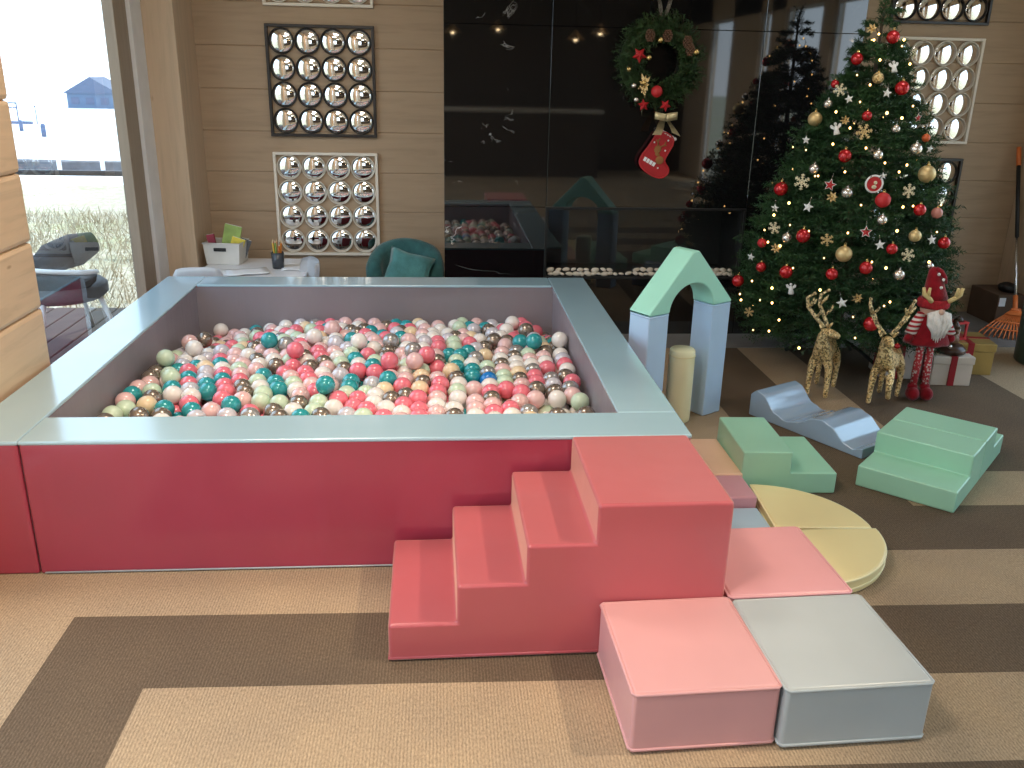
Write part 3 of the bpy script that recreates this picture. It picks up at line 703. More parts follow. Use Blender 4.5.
103, 4210, 245, -158, 3084, 235, -746, 4063, 244, -259, 3434, 236, 151, 4276, 240, 585, 4447, 194, -1052, 3085, 235, 445, 3274, 235, -402, 3015, 306, -1125, 3255, 235,
-337, 4562, 227, -199, 3108, 302, 164, 3926, 240, -800, 4002, 241, -1264, 3175, 235, -1303, 4363, 167, 515, 3233, 235, -973, 3180, 303, -158, 2944, 235, -498, 4842, 199,
45, 2967, 302, 494, 3192, 303, -199, 3014, 235, 444, 4453, 208, -1162, 4046, 217, -1303, 3485, 232, -1220, 4296, 256, -971, 3085, 235, -825, 4081, 241, -339, 3470, 236,
235, 3805, 238, 70, 4421, 232, -516, 3794, 242, -1233, 4166, 203, -374, 4051, 251, -663, 4561, 222, -849, 3014, 235, 71, 4561, 221, -931, 2944, 306, 357, 4628, 197,
-470, 3350, 236, -406, 3401, 236, -938, 3957, 235, -255, 4702, 213, -540, 3871, 244, 419, 3015, 306, -47, 4049, 247, -1093, 2967, 302, -1031, 3539, 234, -119, 3518, 236,
515, 4625, 235, -1162, 4287, 194, -1234, 4722, 118, -524, 3293, 235, 305, 3846, 238, -863, 4631, 201, 585, 4366, 210, 514, 4649, 157, -78, 3084, 235, -727, 3179, 302,
-257, 4423, 239, 94, 3804, 239, 235, 3479, 236, 457, 4352, 220, 515, 3887, 236, 515, 4705, 217, 232, 4418, 228, -1193, 3136, 235, 515, 4489, 192, -877, 4019, 238,
-199, 2967, 302, 375, 3152, 235, -727, 3085, 235, -913, 3880, 236, 164, 3601, 236, -175, 4423, 238, 165, 4007, 242, -825, 4561, 211, -620, 4772, 204, 585, 2944, 235,
-280, 3156, 235, -725, 4274, 242, 375, 4050, 238, -726, 3225, 235, -190, 3477, 236, 23, 3844, 241, -930, 3156, 235, 153, 4560, 219, 447, 4503, 273, -321, 3226, 235,
-763, 3631, 237, -1162, 4207, 206, 151, 4419, 230, 585, 4762, 114, -461, 4352, 244, -178, 4283, 248, -967, 3819, 234, -198, 3154, 235, -187, 3395, 236, 585, 3928, 236,
165, 3278, 235, -1303, 4681, 115, -1018, 3756, 233, -214, 4772, 206, -417, 4842, 200, -320, 3132, 302, 459, 3013, 235, 515, 3315, 235, -699, 3907, 242, 514, 4133, 235,
-754, 3847, 240, -565, 2944, 235, -1234, 4643, 128, -863, 3725, 236, 515, 3397, 235, 50, 3056, 305, 317, 4700, 196, 193, 4489, 223, 39, 3136, 289, -182, 3232, 235,
24, 3925, 243, -52, 4492, 230, 250, 2944, 235, -1160, 4691, 136, 375, 3316, 235, -295, 4772, 206, -1246, 3225, 297, -730, 3769, 239, -118, 3438, 236, -744, 4561, 218,
-768, 3014, 235, -132, 4772, 205, 209, 3014, 235, -304, 3819, 243, 461, 2944, 305, -784, 3709, 237, -641, 3449, 236, -943, 4631, 189, -791, 3493, 236, -588, 4027, 247,
-523, 3106, 303, 134, 3225, 306, -280, 3061, 302, -932, 3109, 303, 50, 3234, 304, -542, 4351, 243, 527, 4310, 221, -786, 4350, 233, -1162, 4366, 182, 4, 3086, 235,
423, 3233, 303, 191, 4347, 234, -214, 4632, 219, -50, 4772, 205, -46, 3967, 245, -741, 4842, 193, -1050, 3227, 235, 375, 3887, 237, -1092, 4006, 224, -928, 3297, 235,
585, 4683, 133, -1133, 3083, 235, -1303, 4762, 105, -895, 3370, 235, -979, 4842, 164, 235, 3317, 235, 211, 3098, 303, -1136, 4842, 126, 195, 4772, 200, -43, 3155, 235,
164, 3520, 236, -827, 4420, 224, -1290, 4495, 216, 585, 3356, 235, 164, 3682, 237, -422, 4204, 254, 235, 3967, 240, 408, 4349, 286, 445, 3356, 235, -1012, 3015, 235,
-118, 3014, 235, -1012, 3156, 235, 154, 4701, 207, -908, 4420, 215, -906, 4560, 202, -524, 3580, 237, 585, 3192, 235, -821, 4842, 187, -923, 3663, 235, -1055, 3400, 234,
-46, 3317, 235, -120, 3844, 243, -768, 3155, 235, -459, 4632, 220, 375, 3479, 235, -484, 3015, 307, 111, 4490, 226, -1162, 3489, 233, 503, 2944, 235, -1066, 4564, 173,
-1092, 4409, 188, -404, 3305, 235, 165, 4089, 243, 295, 3012, 235, -341, 4198, 254, -1009, 3298, 235, 585, 3846, 236, -540, 4631, 219, -116, 3356, 235, -948, 4490, 203,
514, 4409, 207, -238, 3867, 244, -419, 4422, 239, -661, 4701, 209, -524, 3014, 235, -1174, 3013, 235, -1303, 4285, 181, -1303, 3805, 224, -1286, 2944, 315, 585, 3026, 235,
-116, 3925, 245, 94, 3399, 235, -1232, 3925, 220, -858, 3941, 238, 446, 4694, 167, -605, 3154, 235, -944, 4347, 218, -557, 4166, 251, -977, 3376, 235, 437, 4614, 183,
94, 4129, 245, 31, 4632, 216, 445, 3846, 236, -1222, 4842, 108, -769, 2966, 303, -186, 3637, 238, -645, 3178, 302, 334, 3083, 235, -579, 4842, 198, -564, 4273, 248,]
pts = [(BALLS[k]/1000, BALLS[k+1]/1000, BALLS[k+2]/1000) for k in range(0, len(BALLS), 3)]
def pearl(name, col, metal, rough, coat=.6):
    return simple(name, col, rough, metal, .04, 12, coat=coat)
KINDS = [('coral pink', 16, pearl('ball_coral', sr(238, 122, 138), 0, .22)), ('pearl white', 24, pearl('ball_white', sr(238, 232, 226), .0, .2)),
         ('pale pink', 15, pearl('ball_pink', sr(236, 194, 192), .05, .22)), ('pale mint', 12, pearl('ball_mint', sr(204, 224, 196), .0, .28)),
         ('bronze metallic', 14, pearl('ball_bronze', sr(150, 136, 124), .6, .25)), ('teal', 9, pearl('ball_teal', sr(44, 158, 164), .1, .25)),
         ('pearl lilac grey', 8, pearl('ball_lilac', sr(212, 208, 216), .1, .2)), ('cream', 3, pearl('ball_cream', sr(240, 214, 176), .0, .28)), ('silver grey', 3, pearl('ball_silver', sr(176, 172, 170), .5, .25)),
         ('bright blue', .35, pearl('ball_blue', sr(20, 120, 200), .0, .28))]
rb = random.Random(77)
kinds = rb.choices(range(len(KINDS)), [k[1] for k in KINDS], k=len(pts))
BR = .041
bm = bmesh.new(); ball(bm, (0, 0, 0), BR, 24, 16)
# a shallow moulded seam line around the ball
bproto = {}
me0 = None
for i in range(300):
    k = kinds[i]; p = pts[i]
    if k not in bproto:
        b2 = bmesh.new(); ball(b2, (0, 0, 0), BR, 24, 16)
        o = obj('pit_ball', b2, KINDS[k][2]); bproto[k] = o
    else:
        o = bproto[k].copy(); COL.objects.link(o)
    o.location = p; o.rotation_euler = (rb.uniform(0, 6), rb.uniform(0, 6), rb.uniform(0, 6))
    zone = 'nearest the front wall' if p[1] < 3.62 else ('in the middle of the pit' if p[1] < 4.25 else 'toward the far wall')
    side = 'left half' if p[0] < -.36 else 'right half'
    nm = KINDS[k][0]
    tag(o, '%s plastic ball %s, %s' % (nm, zone, side), 'ball', '%s balls %s, %s' % (nm, zone, side))
bm.free()
# the rest of the balls as one stuff object
verts, faces, mi = [], [], []
b2 = bmesh.new(); bmesh.ops.create_icosphere(b2, subdivisions=3, radius=BR)
sv = [v.co.copy() for v in b2.verts]; sf = [[v.index for v in f.verts] for f in b2.faces]; b2.free()
b3 = bmesh.new(); bmesh.ops.create_icosphere(b3, subdivisions=2, radius=BR)
lv = [v.co.copy() for v in b3.verts]; lf = [[v.index for v in f.verts] for f in b3.faces]; b3.free()
for i in range(300, len(pts)):
    V_, F_ = (sv, sf) if i < 520 else (lv, lf)
    n = len(verts); p = Vector(pts[i])
    verts += [tuple(c + p) for c in V_]; faces += [[a + n for a in f] for f in F_]; mi += [kinds[i]] * len(F_)
o = pydata('remaining_balls', verts, faces, [k[2] for k in KINDS], smooth=True)
o.data.polygons.foreach_set('material_index', mi)
tag(o, 'mass of mixed plastic balls lying beneath and between the top balls', 'balls', kind='stuff')

# ------------------------------------------------------------------ foam blocks
def soft(bm, amp=.004, scale=3.5, seed=0):
    bump_verts(bm, amp, scale, seed)

def piping(bm, pts, r=.0045):
    tube(bm, pts, r, 6, closed=True)

def foam(name, prof, depth, m, label, cat, loc, rotz=0, group=None, bev=.011, pipe=None, hem=True, pipe_mat=None):
    """prof in (x,z); extruded along local y from 0 to depth."""
    bm = bmesh.new(); prism(bm, prof, 0, depth, 'y', bev=bev, seg=3)
    o = obj(name, bm, m, wn=True, loc=loc, rot=(0, 0, rotz))
    tag(o, label, cat, group)
    if pipe:
        bm = bmesh.new()
        for loop in pipe: piping(bm, loop)
        p = obj('piping', bm, pipe_mat or m, o)
    return o

def rect_loop(x0, y0, x1, y1, z, c=.008):
    return [(x0+c, y0, z), (x1-c, y0, z), (x1, y0+c, z), (x1, y1-c, z), (x1-c, y1, z), (x0+c, y1, z), (x0, y1-c, z), (x0, y0+c, z)]

h = .123; td, pd = .197, .39
prof = [(0, 0), (3*td+pd, 0), (3*td+pd, 4*h), (3*td, 4*h), (3*td, 3*h), (2*td, 3*h), (2*td, 2*h), (td, 2*h), (td, h), (0, h)]
W = .496
foam('foam_stairs', prof, W, V_CORAL, 'coral red four-step foam stairs in front of the ball pit', 'foam stairs', (-.1582, 2.1644, 0), .0124,
     pipe=[[(0, 0, .012), (3*td+pd, 0, .012), (3*td+pd, W, .012), (0, W, .012)]])
BW, BL, BH = .381, .401, .186
for nm, m, x, y, w, lab in (('foam_block', V_PINK, .465, 1.76, BW, 'pale pink square foam block nearest the camera, left of the grey one'),
                            ('foam_block', V_GREY, .853, 1.756, .391, 'grey square foam block at the right front'),
                            ('foam_block', V_ROSE, .838, 2.172, .378, 'rose pink foam block right of the stairs, behind the grey block')):
    foam(nm, [(0, 0), (w, 0), (w, BH), (0, BH)], BL, m, lab, 'foam block', (x, y, 0), .0328, bev=.012,
         pipe=[rect_loop(0, 0, w, BL, BH-.006), rect_loop(0, 0, w, BL, .014)])
foam('foam_slab', [(0, 0), (.38, 0), (.38, .093), (0, .093)], .375, V_PEACH, 'flat peach foam slab behind the stairs, next to the ball pit', 'foam slab', (.848, 3.195, 0), bev=.01)
foam('foam_slab', [(0, 0), (.37, 0), (.37, .093), (0, .093)], .2, V_MAUVE, 'mauve foam slab between the peach slab and the yellow half disc', 'foam slab', (.846, 2.99, 0), bev=.01)
foam('foam_slab', [(0, 0), (.37, 0), (.37, .05), (0, .05)], .385, V_SKY, 'thin pale blue foam slab beside the yellow half disc', 'foam slab', (.846, 2.6, 0), bev=.008)

def quarter(label, c, r, a0, a1, hgt=.06):
    t = thing('foam_quarter_disc', label, 'foam mat', (c[0], c[1], 0))
    pts = [(0, 0)] + [(r*cos(a0+(a1-a0)*k/24), r*sin(a0+(a1-a0)*k/24)) for k in range(25)]
    bm = bmesh.new(); prism(bm, pts, .0, hgt, 'z', bev=.008, seg=3); obj('pad', bm, V_YEL, t, wn=True)
    bm = bmesh.new()
    for z in (hgt-.006, .022): tube(bm, [(x, y, z) for x, y in pts], .004, 6, closed=True)
    obj('piping', bm, V_CREAM, t)
quarter('yellow quarter disc foam mat behind, touching the small mint step', (1.226, 2.812), .358, radians(-3), radians(86))
quarter('yellow quarter disc foam mat in front, beside the rose pink block', (1.232, 2.79), .365, radians(-88), radians(-.5))

def mint(label, loc, rotz, g=None, flip=False):
    s = .40; a = .093
    w2 = .205
    prof = [(0, 0), (s, 0), (s, a), (w2, a), (w2, 2*a), (0, 2*a)]
    return foam('foam_step', prof, s*.98, V_MINT, label, 'foam step', loc, rotz, g, bev=.007)
mint('small mint green two-step foam block behind the yellow mat', (1.222, 3.205, 0), -.04)
# two further mint steps pushed back to back, turned on the carpet
ang = math.atan2(-.268, .279)      # front edge direction
ux, uy = cos(ang), sin(ang); vx, vy = -uy, ux
F0 = (1.744, 3.265)
# local x of the step (riser side -> low side) points toward the camera: -v ; local y along -u or u
def big(label, off, back):
    # high side at the joint
    if not back:
        # low tread faces the camera: local x axis = -v, local y axis = u  (right-handed: x cross y = -v x u = +z)
        px, py = F0[0] + vx*.40, F0[1] + vy*.40
        o = mint(label, (px, py, 0), math.atan2(-vy, -vx))
    else:
        # low tread faces away: local x = v, local y = -u
        px, py = F0[0] + vx*.405 + ux*.392, F0[1] + vy*.405 + uy*.392
        o = mint(label, (px, py, 0), math.atan2(vy, vx))
    return o
big('mint green two-step foam block at the right, low step toward the camera', 0, False)
big('mint green two-step foam block at the right, low step away from camera', 0, True)

# wave
t0 = Vector((1.560, 4.093)); ld = Vector((.505, -.863)).normalized(); wd = Vector((.863, .505))
L = .66; Wd = .30
top = []
for k in range(41):
    s = k/40
    key = [(0, .112), (.05, .140), (.10, .132), (.25, .055), (.34, .038), (.44, .055), (.58, .104), (.65, .112), (.72, .098), (.86, .04), (.93, .03), (.97, .045), (1.0, .05)]
    for (a, za), (b, zb) in zip(key, key[1:]):
        if a <= s <= b:
            q = (s-a)/(b-a); q = q*q*(3-2*q); top.append((s*L, za + (zb-za)*q)); break
prof = [(0, 0)] + top + [(L, 0)]
prof = [(0, 0), (L, 0)] + top[::-1]
bm = bmesh.new()
prism(bm, prof, 0, Wd, 'y', bev=.005, seg=2)
o = obj('wave_block', bm, V_WAVE, wn=True, loc=(t0.x, t0.y, 0), rot=(0, 0, math.atan2(ld.y, ld.x)))
tag(o, 'shiny pale blue wave-shaped foam block in front of the gold reindeer', 'foam block')

# arch: two pillars, a gable with a round opening, and a roller
A = Vector((.946, 3.837)); ad = radians(32)
t = bpy.data.objects
def pil(s, lab):
    w = .13
    return foam('foam_pillar', [(0, 0), (w, 0), (w, .578), (0, .578)], w, V_PALE, lab, 'foam block',
                (A.x + s*cos(ad), A.y + s*sin(ad), 0), ad, bev=.008, pipe=[rect_loop(0, 0, w, w, .574)])
pil(0, 'pale blue square foam pillar against the ball pit, left under the arch')
pil(.432, 'pale blue square foam pillar, right one under the mint arch')
w = .565; hw = w/2; apex = .278
out = [(0, 0), (.135, 0)] + [(hw - .148*cos(k*pi/20), .125*sin(k*pi/20)) for k in range(0, 21)] + [(w-.135+.0, 0), (w, 0), (hw+.025, apex), (hw-.025, apex)]
out = [(0, 0)] + [(hw - .148*cos(k*pi/20), .125*sin(k*pi/20)) for k in range(0, 21)] + [(w, 0), (w, .012), (hw+.02, apex), (hw-.02, apex), (0, .012)]
bm = bmesh.new(); prism(bm, out, 0, .135, 'y', bev=.008, seg=2)
o = obj('foam_arch', bm, V_AQUA, wn=True, loc=(A.x, A.y, .579), rot=(0, 0, ad)); tag(o, 'mint green triangular foam gable with a round opening on two pillars', 'foam block')
t = thing('foam_roller', 'upright cream foam cylinder standing in front of the mint arch', 'foam roller', (1.168, 4.025, 0))
bm = bmesh.new(); lathe(bm, [(.055, 0), (.062, .006), (.063, .03), (.063, .345), (.062, .366), (.056, .374), (.0, .374)], 40); obj('body', bm, V_CREAM, t)
bm = bmesh.new(); tube(bm, [(.0635*cos(k*pi/20), .0635*sin(k*pi/20), .342) for k in range(40)], .0025, 6, closed=True); obj('seam', bm, V_YEL, t)
# ------------------------------------------------------------------ Christmas tree
TX, TY = 2.37, 4.95
TZ = [.2, .38, .68, 1.0, 1.41, 1.65, 1.877, 2.1]; TR = [.52, .60, .56, .46, .28, .155, .065, .02]
def interp(x, xs, ys):
    if x <= xs[0]: return ys[0]
    for i in range(len(xs)-1):
        if x <= xs[i+1]: return ys[i] + (ys[i+1]-ys[i])*(x-xs[i])/(xs[i+1]-xs[i])
    return ys[-1]

def twig(V, F, M, p, d, L, rnd, nl, nw, count, side=True):
    """a sprig of needles along direction d from p"""
    d = d.normalized(); u, w = frame_of(d)
    def needles(p, d, u, w, L, count):
        for k in range(count):
            s = (k + rnd.random())/count
            a = rnd.uniform(0, 2*pi)
            out = u*cos(a) + w*sin(a)*.8
            b = p + d*(L*s)
            nd = (out + d*rnd.uniform(.35, .9)).normalized()
            l = nl*rnd.uniform(.7, 1.15)*(1 - .35*s)
            sd = nd.cross(Vector((rnd.uniform(-1, 1), rnd.uniform(-1, 1), rnd.uniform(-1, 1)))).normalized()*nw
            i = len(V)
            V.extend((b + sd*.5, b - sd*.5, b + nd*l)); F.append((i, i+1, i+2)); M.append(0)
    needles(p, d, u, w, L, count)
    i = len(V); t_ = .003
    V.extend((p + u*t_, p - u*t_, p + d*L)); F.append((i, i+1, i+2)); M.append(1)
    if side:
        for sgn in (-1, 1):
            for s in (.3, .6):
                dd = (d*.75 + u*sgn*.65).normalized()
                uu, ww = frame_of(dd)
                needles(p + d*L*s, dd, uu, ww, L*.5, count//3)

def make_tree():
    t = thing('christmas_tree', 'tall green artificial fir tree decorated for Christmas, beside the fireplace', 'Christmas tree', (TX, TY, 0))
    rnd = random.Random(3)
    V, F, M = [], [], []
    ga = pi*(3 - sqrt(5))
    # tiers of drooping branches
    n = 0
    z = .24
    while z < 1.98:
        R = interp(z, TZ, TR)
        nb = max(4, int(2*pi*R/.085))
        for k in range(nb):
            a = 2*pi*(k + rnd.uniform(-.35, .35))/nb + n*1.3
            rr = R*rnd.uniform(.86, 1.06)
            if sin(a) > 0: rr = min(rr, .50/max(.1, sin(a)))
            zz = z + rnd.uniform(-.035, .035)
            o = Vector((cos(a), sin(a), 0))
            tip = o*rr + Vector((0, 0, zz - .04*rr))
            # sprigs from mid branch outwards
            for s in (.35, .55, .72, .84):
                if rr*s < .05 and s < .8: continue
                b = o*(rr*s) + Vector((0, 0, zz + .05*(1-s)))
                for q in range(2 if s > .5 else 1):
                    dd = (o + Vector((-o.y, o.x, 0))*rnd.uniform(-.9, .9) + Vector((0, 0, rnd.uniform(-.35, .45))))
                    twig(V, F, M, b, dd, min(.15, .05+.2*rr)*rnd.uniform(.8, 1.2), rnd, .036, .0055, 20, True)
        z += .058 + .02*(R > .3); n += 1
    # the leader at the top
    for k in range(14):
        a = ga*k; zz = 1.90 + .009*k
        twig(V, F, M, Vector((0, 0, zz)), Vector((cos(a)*.5, sin(a)*.5, 1)), .075, rnd, .035, .005, 22, False)
    pydata('foliage', V, F, [M_FIR, M_BARK], t).data.polygons.foreach_set('material_index', M)
    bm = bmesh.new(); tube(bm, [(0, 0, .02), (0, 0, .5), (0, 0, 1.2), (0, 0, 2.0)], [.03, .026, .018, .006], 10); obj('trunk', bm, M_BARK, t)
    for k in range(4):
        a = pi/4 + k*pi/2
        bm = bmesh.new(); tube(bm, [(.03*cos(a), .03*sin(a), .16), (.16*cos(a), .16*sin(a), .10), (.30*cos(a), .30*sin(a), .012)], .011, 8); obj('stand_leg', bm, M_BLACK, t)
make_tree()

# string of warm lights on the tree
LIGHTS = [(2.308, 4.839, 1.853), (2.366, 4.812, 1.824), (2.47, 4.878, 1.829), (2.436, 4.822, 1.796), (2.497, 4.825, 1.708), (2.228, 4.87, 1.763), (2.473, 4.676, 1.499), (2.318, 4.637, 1.463), (2.201, 4.715, 1.513), (2.073, 4.687, 1.299), (2.207, 4.582, 1.289), (2.292, 4.523, 1.22), (2.362, 4.497, 1.178), (1.991, 4.669, 1.134), (1.836, 4.786, 0.908), (1.881, 4.654, 0.875), (1.948, 4.554, 0.86), (2.005, 4.451, 0.736), (1.882, 4.542, 0.663), (1.748, 4.769, 0.54), (1.81, 4.619, 0.535), (1.718, 4.858, 0.443), (2.148, 4.322, 0.451), (2.176, 4.32, 0.337), (1.952, 4.489, 0.23), (1.777, 4.743, 0.26), (1.822, 4.618, 0.29), (2.108, 4.437, 0.871), (2.373, 4.42, 1.01), (2.429, 4.426, 1.015), (2.105, 4.776, 1.459), (2.286, 4.838, 1.823), (2.306, 4.778, 1.724), (2.396, 4.623, 1.44), (2.146, 4.67, 1.383), (1.965, 4.959, 1.261), (1.982, 4.813, 1.257), (1.886, 4.718, 0.984), (2.108, 4.573, 1.167), (2.167, 4.459, 1.012), (1.84, 4.654, 0.761), (1.803, 4.741, 0.766), (1.718, 4.83, 0.415), (2.288, 4.33, 0.71), (2.218, 4.35, 0.737), (2.002, 4.656, 1.136), (2.342, 4.382, 0.893), (2.582, 4.424, 0.882), (2.529, 4.357, 0.737), (2.614, 4.487, 1.013), (1.811, 4.595, 0.457), (1.84, 4.54, 0.375), (1.913, 4.571, 0.809), (1.994, 4.42, 0.572), (2.323, 4.299, 0.538), (2.294, 4.298, 0.517), (1.77, 4.672, 0.454), (2.408, 4.516, 1.212), (2.252, 4.736, 1.599), (2.207, 4.808, 1.647)]

t = thing('string_lights', 'string of small warm white fairy lights wound round the Christmas tree', 'string lights', (TX, TY, .3))
bm = bmesh.new(); ball(bm, (0, 0, 0), .0052, 10, 8, (1, 1, 1.2)); b0 = None
rl = random.Random(8)
for i, p in enumerate(LIGHTS):
    q = Vector(p) - Vector((TX, TY, .3))
    if b0 is None: b0 = obj('bulb', bm, M_BULB, t, loc=q)
    else: o = b0.copy(); COL.objects.link(o); o.location = q; o.scale = [rl.uniform(.7, 1.35)]*3
for k in range(36):   # and round the back
    zz = .3 + k*.045; a = rl.uniform(.15, pi-.15); R = min(.5, interp(zz, TZ, TR)*.98)
    o = b0.copy(); COL.objects.link(o); o.location = (R*cos(a), R*sin(a), zz-.3)
bm = bmesh.new(); w = []
for k in range(500):
    s = k/499; zz = .28 + 1.72*s; R = interp(zz, TZ, TR)*.86; a = s*2*pi*11
    w.append((R*cos(a), min(.5, R*sin(a)), zz-.3 + .01*sin(k)))
tube(bm, w, .0016, 4); obj('wire', bm, simple('green_wire', (.01, .03, .012), .5), t)

# ornaments
ORN = [
    ('r', 2.378, 4.819, 1.839, 0.0342, 'red ball just below the treetop'),
    ('r', 2.216, 4.857, 1.728, 0.032, 'red ball on the left edge below the treetop'),
    ('r', 2.137, 4.91, 1.599, 0.0217, 'small red ball half hidden at the left edge, beside a snowflake'),
    ('r', 2.414, 4.707, 1.587, 0.0367, 'egg-like red ball right of the upper white star'),
    ('r', 2.223, 4.658, 1.446, 0.0261, 'dim red ball above the gold snowflake'),
    ('r', 2.114, 4.613, 1.245, 0.0341, "red ball with a bright glint left of the tree's middle"),
    ('r', 1.876, 4.831, 1.045, 0.0387, "red ball standing out at the tree's left edge"),
    ('d', 2.272, 4.443, 1.041, 0.0387, 'dull red ball below the round medallion'),
    ('r', 2.469, 4.425, 0.995, 0.031, 'red ball at the right beside a bare twig'),
    ('p', 2.581, 4.455, 0.976, 0.0287, 'pinkish ball at the right edge below the dark mirror frame'),
    ('r', 1.925, 4.567, 0.831, 0.0373, 'large red ball with a light on it, left part'),
    ('r', 1.857, 4.569, 0.635, 0.0351, 'red ball low on the left with a light beside it'),
    ('d', 1.786, 4.785, 0.753, 0.0251, 'dull red ball at the left edge beside a silver ball'),
    ('r', 1.721, 4.925, 0.505, 0.0349, "red ball furthest out on the tree's lower left"),
    ('r', 1.774, 4.725, 0.629, 0.0278, 'small red ball beneath a white star at the left'),
    ('r', 2.039, 4.404, 0.661, 0.0314, 'red ball below the big gold ball'),
    ('r', 2.19, 4.348, 0.706, 0.0336, 'red ball below the red hanging star'),
    ('r', 2.317, 4.356, 0.804, 0.0284, 'red ball between white star and cream snowflake'),
    ('r', 2.634, 4.429, 0.824, 0.0315, 'red ball at the right edge beside a white star'),
    ('r', 2.237, 4.293, 0.421, 0.0392, 'red ball hanging lowest, between the two gold reindeer'),
    ('r', 2.407, 4.307, 0.296, 0.0159, "tiny red ball behind the right reindeer's neck"),
    ('r', 2.627, 4.359, 0.572, 0.0237, "red ball right behind the gnome's hat"),
    ('o', 2.545, 4.623, 1.342, 0.021, 'orange red ball at the right edge by the white mirror frame'),
    ('g', 2.041, 4.886, 1.416, 0.0383, 'matt gold ball at the upper left edge'),
    ('g', 2.09, 4.409, 0.766, 0.0417, "largest gold ball in the tree's lower middle"),
    ('g', 2.529, 4.525, 1.167, 0.0444, 'glittery gold ball at the right by the dark mirror frame'),
    ('g', 2.442, 4.38, 0.868, 0.031, 'matt gold ball at the right above a cream snowflake'),
    ('y', 2.291, 4.739, 1.634, 0.0289, 'patterned gold ball near the top between angel and star'),
    ('s', 1.992, 4.696, 1.168, 0.0268, 'champagne ball on the left above a snowflake'),
    ('s', 2.109, 4.516, 1.066, 0.0287, 'champagne ball beside the red star'),
    ('s', 1.866, 4.637, 0.808, 0.0271, 'champagne ball on the left next to a red ball'),
    ('s', 2.356, 4.315, 0.677, 0.0284, "champagne ball above the right reindeer's antlers"),
    ('s', 2.26, 4.548, 1.258, 0.0259, 'small silver ball above the round medallion'),
    ('s', 2.265, 4.407, 0.944, 0.0258, 'silver ball with light on it, right of centre'),
    ('s', 2.468, 4.564, 1.289, 0.0313, 'patterned silver ball near the right edge'),
    ('s', 2.091, 4.858, 1.496, 0.0243, 'small silver ball at the upper left edge'),
    ('s', 2.358, 4.594, 1.386, 0.0208, 'small champagne bell below the upper lights'),
    ('s', 2.536, 4.353, 0.717, 0.0182, "small silver ball above the gnome's hat"),
    ('w', 2.328, 4.69, 1.561, 0.0261, 'white star beside the red egg-like ball'),
    ('w', 1.994, 4.858, 1.307, 0.0246, 'white star at the left edge above a light'),
    ('w', 1.949, 4.609, 0.979, 0.0293, 'upright white star left of centre, middle height'),
    ('w', 1.843, 4.802, 0.944, 0.0249, 'white star at the left edge below a red ball'),
    ('w', 2.257, 4.37, 0.822, 0.0284, 'white star right of the red hanging star'),
    ('w', 2.547, 4.398, 0.845, 0.0286, 'white star at the right beside a red ball'),
    ('w', 2.093, 4.355, 0.518, 0.0315, 'white star lowest of all, above the reindeer'),
    ('w', 2.279, 4.496, 1.157, 0.0207, 'white star on the rim of the medallion'),
    ('w', 2.16, 4.762, 1.526, 0.0239, 'pale star right of the upper left snowflake'),
    ('w', 1.75, 4.835, 0.664, 0.0255, 'tilted white star at the lower left edge'),
    ('w', 2.568, 4.608, 1.287, 0.0237, 'pale star at the right edge below the white mirror frame'),
    ('a', 2.376, 4.756, 1.695, 0.0315, 'white angel near the treetop'),
    ('a', 2.093, 4.722, 1.379, 0.0345, 'white angel at the upper left, beside gold ball'),
    ('a', 1.878, 4.525, 0.558, 0.0323, 'white angel low on the left'),
    ('k', 2.139, 4.841, 1.569, 0.0376, 'cream snowflake at the upper left edge'),
    ('G', 2.203, 4.623, 1.367, 0.0444, "gold snowflake in the tree's upper middle"),
    ('k', 1.942, 4.715, 1.097, 0.0459, 'cream snowflake at the left, middle height'),
    ('k', 2.411, 4.458, 1.087, 0.0387, 'cream snowflake at the right, middle height'),
    ('k', 2.403, 4.346, 0.775, 0.0387, "cream snowflake above the gnome's hat"),
    ('G', 2.019, 4.476, 0.827, 0.0367, 'gold snowflake left of the big gold ball'),
    ('k', 2.522, 4.849, 1.764, 0.0294, 'pale gold snowflake near the top right edge'),
    ('k', 1.829, 4.743, 0.844, 0.0386, 'pale green snowflake at the left edge'),
    ('G', 1.74, 4.741, 0.367, 0.0312, 'gold leaf-like snowflake at the lowest left edge'),
    ('t', 2.043, 4.585, 1.098, 0.0316, 'red star with white rim left of centre'),
    ('t', 2.189, 4.406, 0.882, 0.031, 'red star hanging edge-on in the middle'),
    ('t', 2.499, 4.653, 1.441, 0.0236, 'small red star at the upper right edge'),
    ('m', 2.233, 4.488, 1.117, 0.044, 'round red medallion with cream rim'),
    ('f', 2.131, 4.709, 1.421, 0.0317, 'dark gold glitter flower beside the upper angel'),
    ('f', 2.046, 4.548, 1.04, 0.0367, 'gold glitter flower below the red star'),
    ('f', 1.826, 4.672, 0.746, 0.0356, 'gold glitter flower at the lower left'),
    ('f', 2.159, 4.332, 0.551, 0.0365, 'dark gold glitter flower above the left reindeer'),
    ('f', 2.283, 4.875, 1.879, 0.0345, 'bright gold glitter flower at the treetop'),
]

